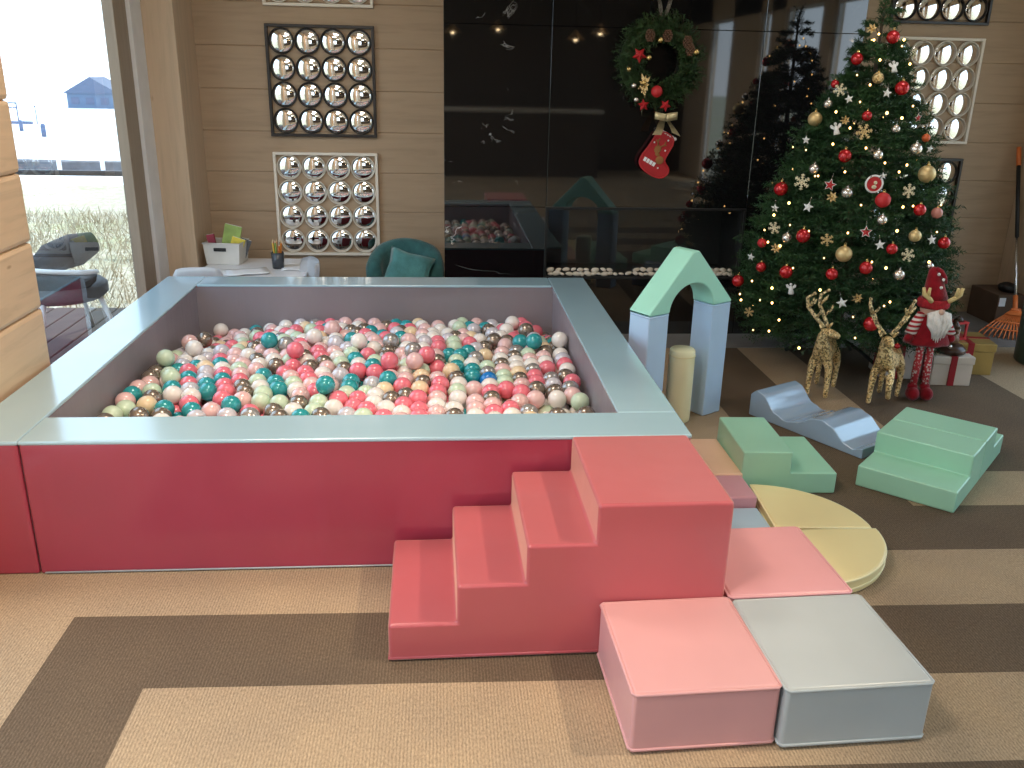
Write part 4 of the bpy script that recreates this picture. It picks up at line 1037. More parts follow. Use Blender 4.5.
def mk_ball(m, capm=M_GOLD):
    def f(r, t):
        bm = bmesh.new(); ball(bm, (0, 0, 0), r, 24, 16); obj('globe', bm, m, t)
        bm = bmesh.new(); lathe(bm, [(r*.2, r*.96), (r*.2, r*1.15), (r*.16, r*1.18), (.0003, r*1.18)], 12)
        tube(bm, [(r*.12*cos(a), 0, r*1.27 + r*.12*sin(a)) for a in [k*pi/5 for k in range(10)]], r*.03, 5, closed=True)
        obj('cap', bm, capm, t)
    return f
def starpts(r, n=5, k=.45, a0=pi/2): return [((r if i % 2 == 0 else r*k)*cos(a0 + i*pi/n), (r if i % 2 == 0 else r*k)*sin(a0 + i*pi/n)) for i in range(2*n)]
def mk_star(m, rim=None):
    def f(r, t):
        bm = bmesh.new(); pts = starpts(r)
        c1 = bm.verts.new((0, -r*.22, 0)); c2 = bm.verts.new((0, r*.22, 0)); ring = [bm.verts.new((x, 0, z)) for x, z in pts]
        for i in range(10):
            bm.faces.new((c1, ring[i], ring[(i+1) % 10])); bm.faces.new((c2, ring[(i+1) % 10], ring[i]))
        obj('star_body', bm, m, t, False)
        if rim:
            bm = bmesh.new(); tube(bm, [(x, -.001, z) for x, z in pts], r*.07, 5, closed=True); obj('rim', bm, rim, t)
        bm = bmesh.new(); tube(bm, [(0, 0, r), (0, .004, r*1.9)], .0008, 4); obj('loop', bm, M_SILVER, t)
    return f
def mk_flake(m):
    def f(r, t):
        bm = bmesh.new()
        for k in range(6):
            a = k*pi/3 + pi/6; c, s = cos(a), sin(a)
            tube(bm, [(0, 0, 0), (r*c, 0, r*s)], r*.085, 6)
            for q in (.5, .8):
                for sg in (-1, 1):
                    a2 = a + sg*pi/3.4
                    tube(bm, [(r*q*c, 0, r*q*s), (r*q*c + r*.3*cos(a2), 0, r*q*s + r*.3*sin(a2))], r*.075, 6)
            ball(bm, (r*c, 0, r*s), r*.12, 8, 6)
        tube(bm, [(r*.34*cos(k*pi/6), 0, r*.34*sin(k*pi/6)) for k in range(12)], r*.07, 6, closed=True)
        ball(bm, (0, 0, 0), r*.17, 8, 6)
        obj('flake', bm, m, t)
    return f
def mk_angel(m):
    def f(r, t):
        bm = bmesh.new(); lathe(bm, [(r*.5, -r), (r*.42, -r*.6), (r*.22, r*.2), (r*.12, r*.4), (.0004, r*.42)], 14); obj('robe', bm, m, t)
        bm = bmesh.new(); ball(bm, (0, 0, r*.62), r*.24, 12, 8); obj('head', bm, m, t)
        for sg in (-1, 1):
            bm = bmesh.new(); prism(bm, [(sg*r*.08, r*.05), (sg*r*.55, r*.62), (sg*r*.85, r*.5), (sg*r*.75, r*.1), (sg*r*.3, -r*.2)], r*.06, r*.14, 'y'); obj('wing', bm, m, t, False)
    return f
def mk_medal(r, t):
    bm = bmesh.new(); lathe(bm, [(.0004, -.004), (r*.9, -.004), (r*.9, .004), (.0004, .006)], 28, axis='y'); obj('disc', bm, M_REDM, t, False)
    bm = bmesh.new(); tube(bm, [(r*.95*cos(k*pi/16), -.003, r*.95*sin(k*pi/16)) for k in range(32)], r*.12, 8, closed=True); obj('rim', bm, M_STARW, t)
    bm = bmesh.new(); ball(bm, (0, -.008, -r*.35), r*.3, 10, 8, (1, .3, .8)); ball(bm, (r*.1, -.008, r*.15), r*.22, 10, 8, (1, .3, 1)); obj('figure', bm, M_CREAMG, t)
def mk_flower(m):
    def f(r, t):
        bm = bmesh.new()
        for ring, (nn, le, up) in enumerate(((7, 1.0, .15), (6, .75, .45), (4, .45, .8))):
            for k in range(nn):
                a = 2*pi*k/nn + ring*.5; d = Vector((cos(a), -up, sin(a)))
                tip = d*(r*le); side = d.cross(Vector((0, 1, 0))).normalized()*r*.2
                v = [bm.verts.new(q) for q in (Vector((0, 0, 0)), tip*.5 + side, tip, tip*.5 - side + Vector((0, -r*.05, 0)))]
                bm.faces.new(v)
        obj('petals', bm, m, t, False)
        bm = bmesh.new(); ball(bm, (0, -r*.25, 0), r*.2, 10, 8); obj('centre', bm, M_GOLD, t)
    return f
KM = {'r': ('christmas_ball', mk_ball(M_RED), 'bauble'), 'd': ('christmas_ball', mk_ball(M_REDM), 'bauble'), 'p': ('christmas_ball', mk_ball(simple('pinkish', (.55, .22, .18), .25)), 'bauble'),
      'o': ('christmas_ball', mk_ball(simple('orange_red', (.65, .13, .04), .3)), 'bauble'), 'g': ('christmas_ball', mk_ball(M_GOLDM), 'bauble'),
      'y': ('christmas_ball', mk_ball(M_GOLDGLIT), 'bauble'), 's': ('christmas_ball', mk_ball(M_SILVER, M_SILVER), 'bauble'),
      'w': ('star_ornament', mk_star(M_STARW), 'ornament'), 't': ('star_ornament', mk_star(M_REDM, M_STARW), 'ornament'), 'a': ('angel_ornament', mk_angel(M_STARW), 'ornament'),
      'k': ('snowflake_ornament', mk_flake(M_CREAMG), 'ornament'), 'G': ('snowflake_ornament', mk_flake(M_GOLDM), 'ornament'),
      'm': ('medallion_ornament', mk_medal, 'ornament'), 'f': ('flower_ornament', mk_flower(M_GOLDGLIT), 'ornament')}
ro = random.Random(21)
for k, x, y, z, r, lab in ORN:
    nm, fn, cat = KM[k]
    a = math.atan2(x - TX, -(y - TY))
    t = thing(nm, lab if 'tree' in lab else lab + (', on the tree' if len(lab.split()) < 13 else ''), cat, (x, y, z), a*.6, 'ornaments on the Christmas tree')
    fn(r*(.86 if k in 'kGf' else 1), t)
    if k in 'wtakGf': t.rotation_euler = (ro.uniform(-.25, .25), ro.uniform(-.35, .35), a*.6)

# ------------------------------------------------------------------ wreath and stocking on the fireplace
WX, WY, WZ = 1.295, 5.475, 1.700
def make_wreath():
    t = thing('christmas_wreath', 'green fir wreath with red and gold trimmings hung on the black fireplace', 'wreath', (WX, WY, WZ))
    rnd = random.Random(9); V, F, M = [], [], []
    for k in range(620):
        a = rnd.uniform(0, 2*pi); b = rnd.uniform(-pi*.95, .1) if rnd.random() < .8 else rnd.uniform(0, 2*pi)
        R, q = .185, .065
        c = Vector((cos(a)*R, 0, sin(a)*R)); rad = Vector((cos(a), 0, sin(a)))
        off = rad*cos(b*2) * 1.0 + Vector((0, 1, 0))*(-abs(sin(b)))
        p = c + off*q*rnd.uniform(.2, .8); p.y = min(p.y, .05)
        tang = Vector((-sin(a), 0, cos(a)))
        d = off + tang*rnd.uniform(-.2, 1.1); d.y = min(d.y, .1)
        twig(V, F, M, p, d, .065, rnd, .026, .0045, 20, False)
    pydata('foliage', V, F, [M_FIR2, M_BARK], t).data.polygons.foreach_set('material_index', M)
    bm = bmesh.new(); tube(bm, [(.185*cos(k*pi/20), .03, .185*sin(k*pi/20)) for k in range(40)], .05, 10, closed=True); obj('ring', bm, M_FIR2, t)
    P = lambda u, v, y=-.075: ((u-657)*.00602, y, (60-v)*.0060 + .002)
    for u, v, m, r, nm in ((653, 88, M_REDM, .034, 'red_ball'), (653, 41, M_GOLD, .017, 'gold_ball'), (643, 57, M_GOLD, .016, 'gold_ball'), (689, 51, M_GOLD, .018, 'gold_ball'),
                           (624, 68, M_GOLD, .014, 'gold_ball'), (630, 83, M_SILVER, .015, 'gold_ball'), (633, 96, M_SILVER, .015, 'gold_ball'), (640, 80, M_GOLD, .014, 'gold_ball')):
        bm = bmesh.new(); ball(bm, P(u, v, -.085), r, 16, 12); obj(nm, bm, m, t)
    for u, v, r in ((641, 101, .036), (663, 101, .036), (634, 55, .046)):
        bm = bmesh.new(); c = P(u, v, -.08); pts = starpts(r, 5, .5, pi/2 + u)
        c1 = bm.verts.new((c[0], c[1]-.018, c[2])); ring = [bm.verts.new((c[0]+x, c[1]+.006, c[2]+z)) for x, z in pts]
        for i in range(10): bm.faces.new((c1, ring[i], ring[(i+1) % 10]))
        obj('red_star', bm, M_REDM, t, False)
    for u, v in ((643, 37), (660, 37), (680, 42), (683, 49)):
        bm = bmesh.new(); c = Vector(P(u, v, -.08))
        for i in range(6):
            for k in range(7):
                a = k*2*pi/7 + i*.45; r = .020*sin((i+1)/7*pi) + .004
                ball(bm, c + Vector((r*cos(a), r*sin(a)*.8, (i-2.5)*.011)), .0072, 6, 4)
        obj('pine_cone', bm, simple('cone_brown', (.14, .07, .04), .8), t)
    bm = bmesh.new(); c = Vector(P(640, 82, -.085))
    for k in range(9):
        a = k*2*pi/9; d = Vector((cos(a)*.75, -.2, sin(a)*1.35))*(.055 if k % 2 else .04); sd = d.cross(Vector((0, 1, 0))).normalized()*.010
        v = [bm.verts.new(c + q) for q in (d*.1, d*.55 + sd, d, d*.55 - sd)]; bm.faces.new(v)
    obj('gold_leaf', bm, M_GOLDGLIT, t, False)
    # bow
    cx, cz = (663-657)*.0060, (60-112)*.0060
    bm = bmesh.new()
    def ribbon(pts, w=.03):
        prev = None
        for i, (x, y, z) in enumerate(pts):
            a, b_ = bm.verts.new((x, y, z+w/2)), bm.verts.new((x, y+.002, z-w/2))
            if prev: bm.faces.new((prev[0], a, b_, prev[1]))
            prev = (a, b_)
    for sg in (-1, 1):
        ribbon([(cx + sg*.07*sin(q*pi)*(1 if q < .5 else .95), -.105 - .022*cos(q*pi), cz + .012*sin(q*pi)) for q in [k/12 for k in range(13)]], .042)
    ball(bm, (cx, -.11, cz), .016, 10, 8, (1, .8, 1.2))
    for sg, ln, lean in ((-1, .10, .03), (1, .095, .055)):
        pv = None
        for k in range(9):
            q = k/8; x = cx + sg*(.008 + lean*q*1.2) ; z = cz - ln*q; w = .018 + .012*q; y = -.10 + .008*sin(q*7)
            a, b_ = bm.verts.new((x-w*.9, y, z+ (.01 if sg > 0 else 0))), bm.verts.new((x+w*.9, y, z-(.012 if sg > 0 else 0)))
            if pv: bm.faces.new((pv[0], pv[1], b_, a))
            pv = (a, b_)
    bmesh.ops.solidify(bm, geom=bm.faces[:], thickness=.0015)
    obj('bow', bm, simple('gold_ribbon', (.62, .52, .30), .35, .5, .12, 60), t)['label'] = 'pale gold ribbon bow at the foot'
    bm = bmesh.new()
    for sg in (-1, 1):
        pv = None
        for k in range(11):
            q = k/10; x = sg*(.012 + .05*q); z = .25 + .20*q; y = -.03 + .02*q + .006*sin(q*14)
            a, b_ = bm.verts.new((x-.012, y, z)), bm.verts.new((x+.012, y+.004, z))
            if pv: bm.faces.new((pv[0], pv[1], b_, a))
            pv = (a, b_)
    bmesh.ops.solidify(bm, geom=bm.faces[:], thickness=.001)
    obj('hanging_ribbon', bm, M_SILVER, t)
make_wreath()

def make_stocking():
    t = thing('christmas_stocking', 'small red Christmas stocking with a brown reindeer print below the wreath', 'stocking', (1.325, 5.50, 1.18), 0)
    t.rotation_euler = (0, radians(28), 0)
    out = [(-.062, .125), (.062, .125), (.060, .0), (.066, -.03), (.118, -.05), (.128, -.085), (.105, -.125), (.05, -.14), (-.03, -.135), (-.07, -.11), (-.078, -.06), (-.066, .0)]
    # smooth the outline
    def chaikin(p, it=2):
        for _ in range(it):
            q = []
            for i in range(len(p)):
                a, b = p[i], p[(i+1) % len(p)]
                q += [(a[0]*.75+b[0]*.25, a[1]*.75+b[1]*.25), (a[0]*.25+b[0]*.75, a[1]*.25+b[1]*.75)]
            p = q
        return p
    body = chaikin(out, 2)
    bm = bmesh.new(); prism(bm, body, -.02, .02, 'y', bev=.009, seg=3); obj('sock', bm, M_FELT2, t, wn=True)
    bm = bmesh.new(); tube(bm, [(x*.99, -.021, z*.99) for x, z in body], .0045, 6, closed=True); obj('trim', bm, M_REDM, t)
    bm = bmesh.new()
    for k in range(7):
        x = -.054 + k*.018; ball(bm, (x, -.004, .118), .0125, 10, 8, (1, 1.6, .9))
    obj('cuff', bm, M_FUR, t)
    br = simple('print_brown', (.30, .13, .04), .8)
    bm = bmesh.new(); y = -.0235
    ball(bm, (-.01, y, .015), .022, 12, 8, (1, .12, 1.15)); ball(bm, (.004, y, -.012), .013, 10, 8, (1.3, .15, .9))
    for sg in (-1, 1):
        tube(bm, [(-.01+sg*.01, y, .035), (-.01+sg*.024, y, .058), (-.01+sg*.02, y, .075)], .0045, 6)
        tube(bm, [(-.01+sg*.02, y, .05), (-.01+sg*.036, y, .06)], .004, 6)
    ball(bm, (.035, y, -.035), .026, 12, 8, (1, .1, .95))
    obj('reindeer_print', bm, br, t)
    bm = bmesh.new()
    for k in range(4): box(bm, (-.056+k*.021, -.0245, -.085), (-.039+k*.021, -.0225, -.06))
    obj('white_print', bm, M_PAPER, t, False)
    bm = bmesh.new()
    for x, z in ((-.05, .04), (.035, .03), (.02, .09), (.05, -.08)): ball(bm, (x, y, z), .0055, 8, 6, (1, .3, 1))
    obj('snow_dot', bm, M_PAPER, t)
M_FELT2 = simple('stocking_red', (.42, .015, .02), .7, 0, .1)
make_stocking()

# ------------------------------------------------------------------ gold reindeer
def deer(label, loc, rotz, head_turn, raised, spread, sc=1.0, sweep=.2):
    """faces local -y."""
    t = thing('reindeer_figure', label, 'reindeer figure', loc, rotz, 'glittering gold reindeer figures')
    t.scale = (sc, sc, sc)
    J = [((0, .10, .245), .045), ((0, .0, .240), .046), ((0, -.075, .255), .047), ((0, -.115, .31), .037), ((0, -.14, .36), .030)]
    B = [(0, 1), (1, 2), (2, 3), (3, 4)]
    hd = Vector((sin(head_turn), -cos(head_turn), 0))
    hp = Vector((0, -.14, .36))
    J += [(tuple(hp + hd*.018 + Vector((0, 0, .032))), .031), (tuple(hp + hd*.062 + Vector((0, 0, .028))), .021), (tuple(hp + hd*.10 + Vector((0, 0, .018))), .0145)]
    B += [(4, 5), (5, 6), (6, 7)]
    # tail
    J.append(((0, .155, .285), .014)); B.append((0, 8))
    def leg(pts, root):
        i = root
        for p, r in pts:
            J.append((p, r)); B.append((i, len(J)-1)); i = len(J)-1
    for sx in (-1, 1):
        leg([((sx*.044, .115, .195), .026), ((sx*.046, .13, .115), .0155), ((sx*.046, .118, .012), .0135)], 0)
        if raised == sx:
            leg([((sx*.042, -.10, .19), .024), ((sx*.052, -.150, .135), .0155), ((sx*.052, -.130, .070), .0135)], 2)
        else:
            leg([((sx*.044, -.082, .19), .023), ((sx*.048, -.088, .10), .0155), ((sx*.048, -.092, .012), .0135)], 2)
    skin('body', J, B, M_GOLDGLIT, t, 2, 1)
    # antlers and ears
    hb = hp + hd*.012 + Vector((0, 0, .055)); side = Vector((-hd.y, hd.x, 0))
    for sg in (-1, 1):
        bm = bmesh.new(); b = hb + side*sg*.014
        up = Vector((0, 0, 1))
        pts = [b, b + side*sg*.035*spread + up*.045 - hd*(.01+.03*sweep), b + side*sg*.06*spread + up*.095 - hd*(.015+.07*sweep), b + side*sg*.075*spread + up*.145 - hd*(.015+.075*sweep), b + side*sg*.08*spread + up*.175 - hd*(.005+.045*sweep)]
        tube(bm, pts, [.010, .0105, .010, .009, .005], 7)
        for q, (s, l) in enumerate(((1, .055), (2, .05), (2, -.04))):
            tube(bm, [pts[s], pts[s] + side*sg*l*.3*spread + hd*.03 + up*abs(l)*.7, pts[s] + side*sg*l*.45*spread + hd*.035 + up*abs(l)*1.15], [.008, .007, .004], 6)
        ball(bm, pts[-1], .009, 8, 6)
        obj('antler', bm, M_GOLDM2, t)
        bm = bmesh.new(); ball(bm, hb + side*sg*.036 + up*.0, .016, 10, 8, (.5, .5, 1.5), rot=Quaternion((0, 1, 0), sg*.6).to_matrix()); obj('ear', bm, M_GOLDGLIT, t)
M_GOLDM2 = glitter('antler_glitter', (.82, .64, .34), .4)
deer('gold glitter reindeer with its head turned, left one behind the wave block', (2.055, 4.385, 0), -.62, 1.2, 0, .6, 1.0, 1.0)
deer('gold glitter reindeer with wide antlers and one hoof raised, beside the gnome', (2.335, 4.235, 0), -.70, .5, 1, 1.15, 1.0, .2)

# ------------------------------------------------------------------ gnome
def gnome():
    t = thing('gnome_doll', 'long-legged gnome doll with red pointed hat and white beard', 'gnome doll', (2.56, 4.30, 0), -.05)
    bm = bmesh.new(); lathe(bm, [(.112, .315), (.115, .33), (.092, .385), (.066, .44), (.048, .482), (.0, .497)], 28)
    for v in bm.verts:
        a = math.atan2(v.co.y, v.co.x)
        if v.co.z < .375: v.co.x *= 1 + .06*sin(a*7); v.co.y *= .75*(1 + .06*sin(a*7))
        else: v.co.y *= .85
    obj('dress', bm, M_FELT, t)
    knit = simple('knit_red_white', (.5, .2, .2), .9, 0, .2)
    m, nt, b, out = newmat('knit_pattern')
    vo = N(nt, 'ShaderNodeTexVoronoi', Scale=75.0); nt.links.new(coords(nt), vo.inputs['Vector'])
    nt.links.new(ramp(nt, vo.outputs['Distance'], [(.3, (.62, .55, .5)), (.5, (.42, .03, .04))]), b.inputs['Base Color']); b.inputs['Roughness'].default_value = .9
    m2, nt, b, out = newmat('stripe_sleeve')
    wv = N(nt, 'ShaderNodeTexWave', wave_type='BANDS', bands_direction='Z', Scale=14.0); nt.links.new(coords(nt), wv.inputs['Vector'])
    nt.links.new(ramp(nt, wv.outputs['Fac'], [(.45, (.75, .68, .64)), (.55, (.42, .02, .03))]), b.inputs['Base Color']); b.inputs['Roughness'].default_value = .9
    for sx in (-1, 1):
        bm = bmesh.new(); tube(bm, [(sx*.026, 0, .34), (sx*.028, -.004, .2), (sx*.032, -.006, .07)], [.019, .020, .018], 14); obj('leg', bm, m, t)
        bm = bmesh.new(); ball(bm, (sx*.037, -.022, .038), .038, 16, 12, (.9, 1.25, 1.0)); ball(bm, (sx*.034, -.004, .072), .027, 14, 10, (1, 1, .9))
        bmesh.ops.bisect_plane(bm, geom=bm.verts[:]+bm.edges[:]+bm.faces[:], plane_co=(0, 0, .002), plane_no=(0, 0, -1), clear_outer=True)
        obj('boot', bm, M_FELT, t)
        bm = bmesh.new(); tube(bm, [(sx*.048, 0, .475), (sx*.082, -.012, .425), (sx*.106, -.022, .37)], [.024, .028, .030], 14); obj('sleeve', bm, m2, t)
        bm = bmesh.new(); ball(bm, (sx*.112, -.025, .348), .024, 14, 10); obj('mitten', bm, M_FELT, t)
    # beard: soft tapering tuft
    bm = bmesh.new()
    rnd = random.Random(2)
    for k in range(80):
        x = rnd.uniform(-.058, .058); l = .145 - abs(x)*.8 + rnd.uniform(-.03, .025); z0 = .512 - abs(x)*.3
        tube(bm, [(x*.85, -.072 - rnd.uniform(0, .014), z0), (x, -.096 - rnd.uniform(0, .012), z0 - l*.5), (x*.55 + rnd.uniform(-.008, .008), -.092 - rnd.uniform(0, .01), z0 - l)], [.012, .010, .0015], 6)
    obj('beard', bm, M_FUR, t)
    bm = bmesh.new(); ball(bm, (0, 0, .505), .062, 18, 14, (1, .95, .85)); obj('head', bm, simple('doll_skin', (.62, .38, .28), .8), t)
    bm = bmesh.new(); ball(bm, (0, -.096, .508), .015, 12, 10); obj('nose', bm, simple('nose_skin', (.66, .42, .32), .8), t)
    bm = bmesh.new(); lathe(bm, [(.072, .512), (.079, .522), (.079, .548), (.071, .558)], 28); obj('hat_band', bm, simple('knit_band', (.36, .012, .02), .95, 0, .3, 60, .6, 90), t)
    bm = bmesh.new()
    P = [(0, 0, .55), (-.004, 0, .585), (-.012, 0, .63), (-.022, 0, .675), (-.028, 0, .705), (-.026, 0, .722)]
    tube(bm, P, [.068, .058, .046, .034, .025, .012], 20); obj('hat', bm, M_FELT, t)
    bm = bmesh.new(); tube(bm, [(-.024, -.01, .715), (.0, -.02, .703), (.020, -.03, .675), (.030, -.035, .645)], [.014, .014, .011, .008], 10); obj('hat_tip', bm, M_FELT, t)
    for sx in (-1, 1):
        bm = bmesh.new(); b0 = Vector((sx*.044, -.062, .555))
        tube(bm, [b0, b0 + Vector((sx*.022, -.012, .02)), b0 + Vector((sx*.05, -.012, .04)), b0 + Vector((sx*.058, -.01, .075))], [.012, .012, .011, .008], 8)
        tube(bm, [b0 + Vector((sx*.03, -.012, .032)), b0 + Vector((sx*.03, -.02, .075))], [.011, .007], 8)
        obj('antler', bm, simple('cream_plush', (.66, .50, .22), .9), t)
    for x, z in ((-.018, .692), (.008, .665), (.0, .625)):
        bm = bmesh.new(); ball(bm, (x, -.052 + (z-.6)*.15, z), .008, 10, 8); obj('pompom', bm, M_FUR, t)
gnome()

# ------------------------------------------------------------------ presents
def gift(label, loc, rotz, size, m, rib):
    t = thing('gift_box', label, 'gift box', loc, rotz)
    x, y, z = size
    bm = bmesh.new(); box(bm, (-x/2, -y/2, 0), (x/2, y/2, z*.74), bev=.004); obj('box', bm, m, t, wn=True)
    bm = bmesh.new(); box(bm, (-x/2-.005, -y/2-.005, z*.74), (x/2+.005, y/2+.005, z), bev=.005); obj('lid', bm, m, t, wn=True)
    w = .018
    bm = bmesh.new(); e = .0075
    def band(x0, x1, y0, y1):
        box(bm, (x0, y0, -.0), (x1, y1, z+.0015))
    bm2 = bmesh.new()
    box(bm2, (-w, -y/2-e, .001), (w, y/2+e, z+.002), bev=.001); obj('ribbon', bm2, rib, t, False)
    bm.free(); bm2 = bmesh.new()
    box(bm2, (-x/2-e, -w, .001), (x/2+e, w, z+.002), bev=.001); obj('ribbon', bm2, rib, t, False)
M_RIB = simple('red_ribbon', (.30, .012, .02), .4, 0, .15)
M_CREAMBOX = simple('cream_paper', (.62, .55, .47), .6, 0, .06)
gift('cream gift box with dark red ribbon right behind the gnome', (2.875, 4.60, 0), -.10, (.225, .19, .17), M_CREAMBOX, M_RIB)
gift('pale gift box with red ribbon between the gnome and the right reindeer', (2.635, 4.73, 0), -.12, (.20, .20, .20), simple('white_paper', (.60, .56, .52), .6), M_RIB)
gift('gold gift box with red ribbon, behind the cream one on the right', (3.10, 4.83, 0), -.18, (.28, .26, .19), simple('gold_paper', (.42, .30, .10), .35, .4, .1), M_RIB)
# round brown ornament standing on the cream box
t = thing('snow_globe', 'dark brown round table decoration with a small figure, on the cream gift box', 'decoration', (2.885, 4.585, .173), 0)
M_BRN = simple('dark_brown_resin', (.06, .028, .016), .3, 0, .3, 20)
bm = bmesh.new(); lathe(bm, [(.07, 0), (.078, .008), (.076, .03), (.062, .042), (.05, .05), (.0, .05)], 28); obj('base', bm, M_BRN, t)
bm = bmesh.new(); ball(bm, (0, 0, .078), .034, 14, 10, (1, .9, 1)); ball(bm, (.0, -.005, .13), .024, 14, 10); ball(bm, (.0, -.028, .125), .010, 8, 6)
obj('bear', bm, simple('brown_resin', (.20, .10, .045), .5), t)
for sx in (-1, 1):
    bm = bmesh.new(); ball(bm, (sx*.018, 0, .15), .009, 8, 6); obj('bear_ear', bm, M_BRN, t)
bm = bmesh.new(); lathe(bm, [(.028, .142), (.02, .165), (.006, .185), (0, .188)], 14); obj('hat', bm, M_BRN, t)
bm = bmesh.new(); ball(bm, (-.045, -.055, .05), .012, 10, 8); obj('silver_bead', bm, M_SILVER, t)
# small red lantern frame on the gold box
t = thing('lantern', 'small red framed lantern standing on the gold gift box', 'lantern', (3.035, 4.80, .192), .2)
bm = bmesh.new(); s = .032
for x in (-s, s):
    for y in (-s, s): box(bm, (x-.006, y-.006, 0), (x+.006, y+.006, .10))
box(bm, (-s-.008, -s-.008, 0), (s+.008, s+.008, .01)); box(bm, (-s-.008, -s-.008, .095), (s+.008, s+.008, .107)); obj('frame', bm, M_REDM, t, False)
bm = bmesh.new(); lathe(bm, [(.018, .01), (.018, .07), (.0, .072)], 14); obj('candle', bm, M_STARW, t)
bm = bmesh.new(); lathe(bm, [(.03, .107), (.02, .125), (.004, .135), (0, .136)], 14); obj('roof', bm, M_BRN, t)

# ------------------------------------------------------------------ rake, bin, box in the corner
def rake():
    t = thing('leaf_rake', 'orange fan leaf rake with black handle leaning against the wooden wall', 'rake', (0, 0, 0))
    a = Vector((3.92, 5.60, .20)); top = Vector((4.045, 6.095, 1.20)); d = (top - a)
    mo = simple('orange_plastic', (.78, .20, .05), .45, 0, .06)
    bm = bmesh.new(); tube(bm, [a + d*.42, a + d*.9], .0135, 12); obj('handle', bm, M_BLACK, t)
    bm = bmesh.new(); tube(bm, [a + d*.88, a + d*1.0], .0155, 12); obj('grip', bm, mo, t)
    bm = bmesh.new(); tube(bm, [a - d*.01, a + d*.43], .009, 12); obj('shaft', bm, M_CHROME, t)
    bm = bmesh.new(); tube(bm, [a - d*.06, a + d*.05], .016, 12); obj('socket', bm, mo, t)
    l, c, r = Vector((3.64, 5.52, .012)), Vector((3.86, 5.36, .012)), Vector((4.09, 5.42, .012))
    def arc(q): # bezier through tips
        k = c*2 - (l + r)*.5
        return l*(1-q)**2 + k*2*q*(1-q) + r*q**2
    base = a - d*.03
    n = 20
    bm = bmesh.new()
    for i in range(n):
        q = i/(n-1); tip = arc(q); st = base + (tip - base)*.16
        tube(bm, [st, base + (tip-base)*.6 + Vector((0, 0, .012)), base + (tip-base)*.93 + Vector((0, 0, .008)), tip + Vector((0, 0, -.004))], [.006, .0055, .005, .004], 6)
    obj('tines', bm, mo, t)
    bm = bmesh.new()
    for s, wd in ((.12, .02), (.55, .012), (.80, .009)):
        tube(bm, [base + (arc(k/16)-base)*s + Vector((0, 0, .014)) for k in range(17)], wd*.6, 6)
    v0 = [base + (arc(k/16)-base)*.06 + Vector((0, 0, .012)) for k in range(17)]; v1 = [base + (arc(k/16)-base)*.30 + Vector((0, 0, .016)) for k in range(17)]
    A_ = [bm.verts.new(p) for p in v0]; B_ = [bm.verts.new(p) for p in v1]
    for k in range(16): bm.faces.new((A_[k], A_[k+1], B_[k+1], B_[k]))
    obj('head_web', bm, mo, t)
rake()
t = thing('waste_bin', 'dark green cylindrical bin at the right edge of the picture', 'bin', (3.735, 4.90, 0))
mg = simple('dark_green_plastic', (.05, .085, .06), .4, 0, .15)
bm = bmesh.new(); lathe(bm, [(.0, 0), (.19, 0), (.20, .012), (.21, .50), (.205, .51), (.195, .50), (.186, .05), (0, .05)], 40); obj('body', bm, mg, t)
bm = bmesh.new(); tube(bm, [(.212*cos(k*pi/24), .212*sin(k*pi/24), .505) for k in range(48)], .010, 8, closed=True); obj('rim', bm, mg, t)
t = thing('cardboard_box', 'dark brown box with a white tag in the corner behind the rake', 'box', (4.0, 5.93, 0))
bm = bmesh.new(); box(bm, (-.10, -.17, 0), (.10, .17, .22), bev=.006); obj('carton', bm, simple('dark_card', (.11, .065, .04), .8), t, wn=True)
bm = bmesh.new(); box(bm, (-.09, -.173, .14), (-.045, -.17, .20)); obj('tag', bm, M_PAPER, t, False)
o = bmesh.new(); ball(o, (0, 0, 0), .06, 14, 10, (1.1, 1.0, .62)); bump_verts(o, .012, 18)
tag(obj('glove', o, M_BLACK, loc=(4.02, 5.86, .255)), 'crumpled black glove lying on the dark box in the corner', 'glove')

# ------------------------------------------------------------------ white table with children's things, behind the pit
t = thing('low_table', 'low white table behind the ball pit, in the back left corner', 'table', (-1.165, 5.64, 0))
bm = bmesh.new()
c = .06; w_, d_ = .33, .29
pts = []
for sx, sy, a0 in ((1, -1, -pi/2), (1, 1, 0), (-1, 1, pi/2), (-1, -1, pi)):
    for k in range(7): a = a0 + k*pi/12; pts.append((sx*(w_-c) + c*cos(a), sy*(d_-c) + c*sin(a)))
prism(bm, pts, .400, .42, 'z', bev=.004); obj('table_top', bm, M_PLASTIC, t, wn=True)
for sx in (-1, 1):
    for sy in (-1, 1):
        bm = bmesh.new(); tube(bm, [(sx*.26, sy*.22, .402), (sx*.28, sy*.24, 0)], [.02, .014], 12); obj('leg', bm, M_PLASTIC, t)
bm = bmesh.new(); box(bm, (-.27, -.23, .36), (.27, .23, .40)); obj('apron', bm, M_PLASTIC, t, False)

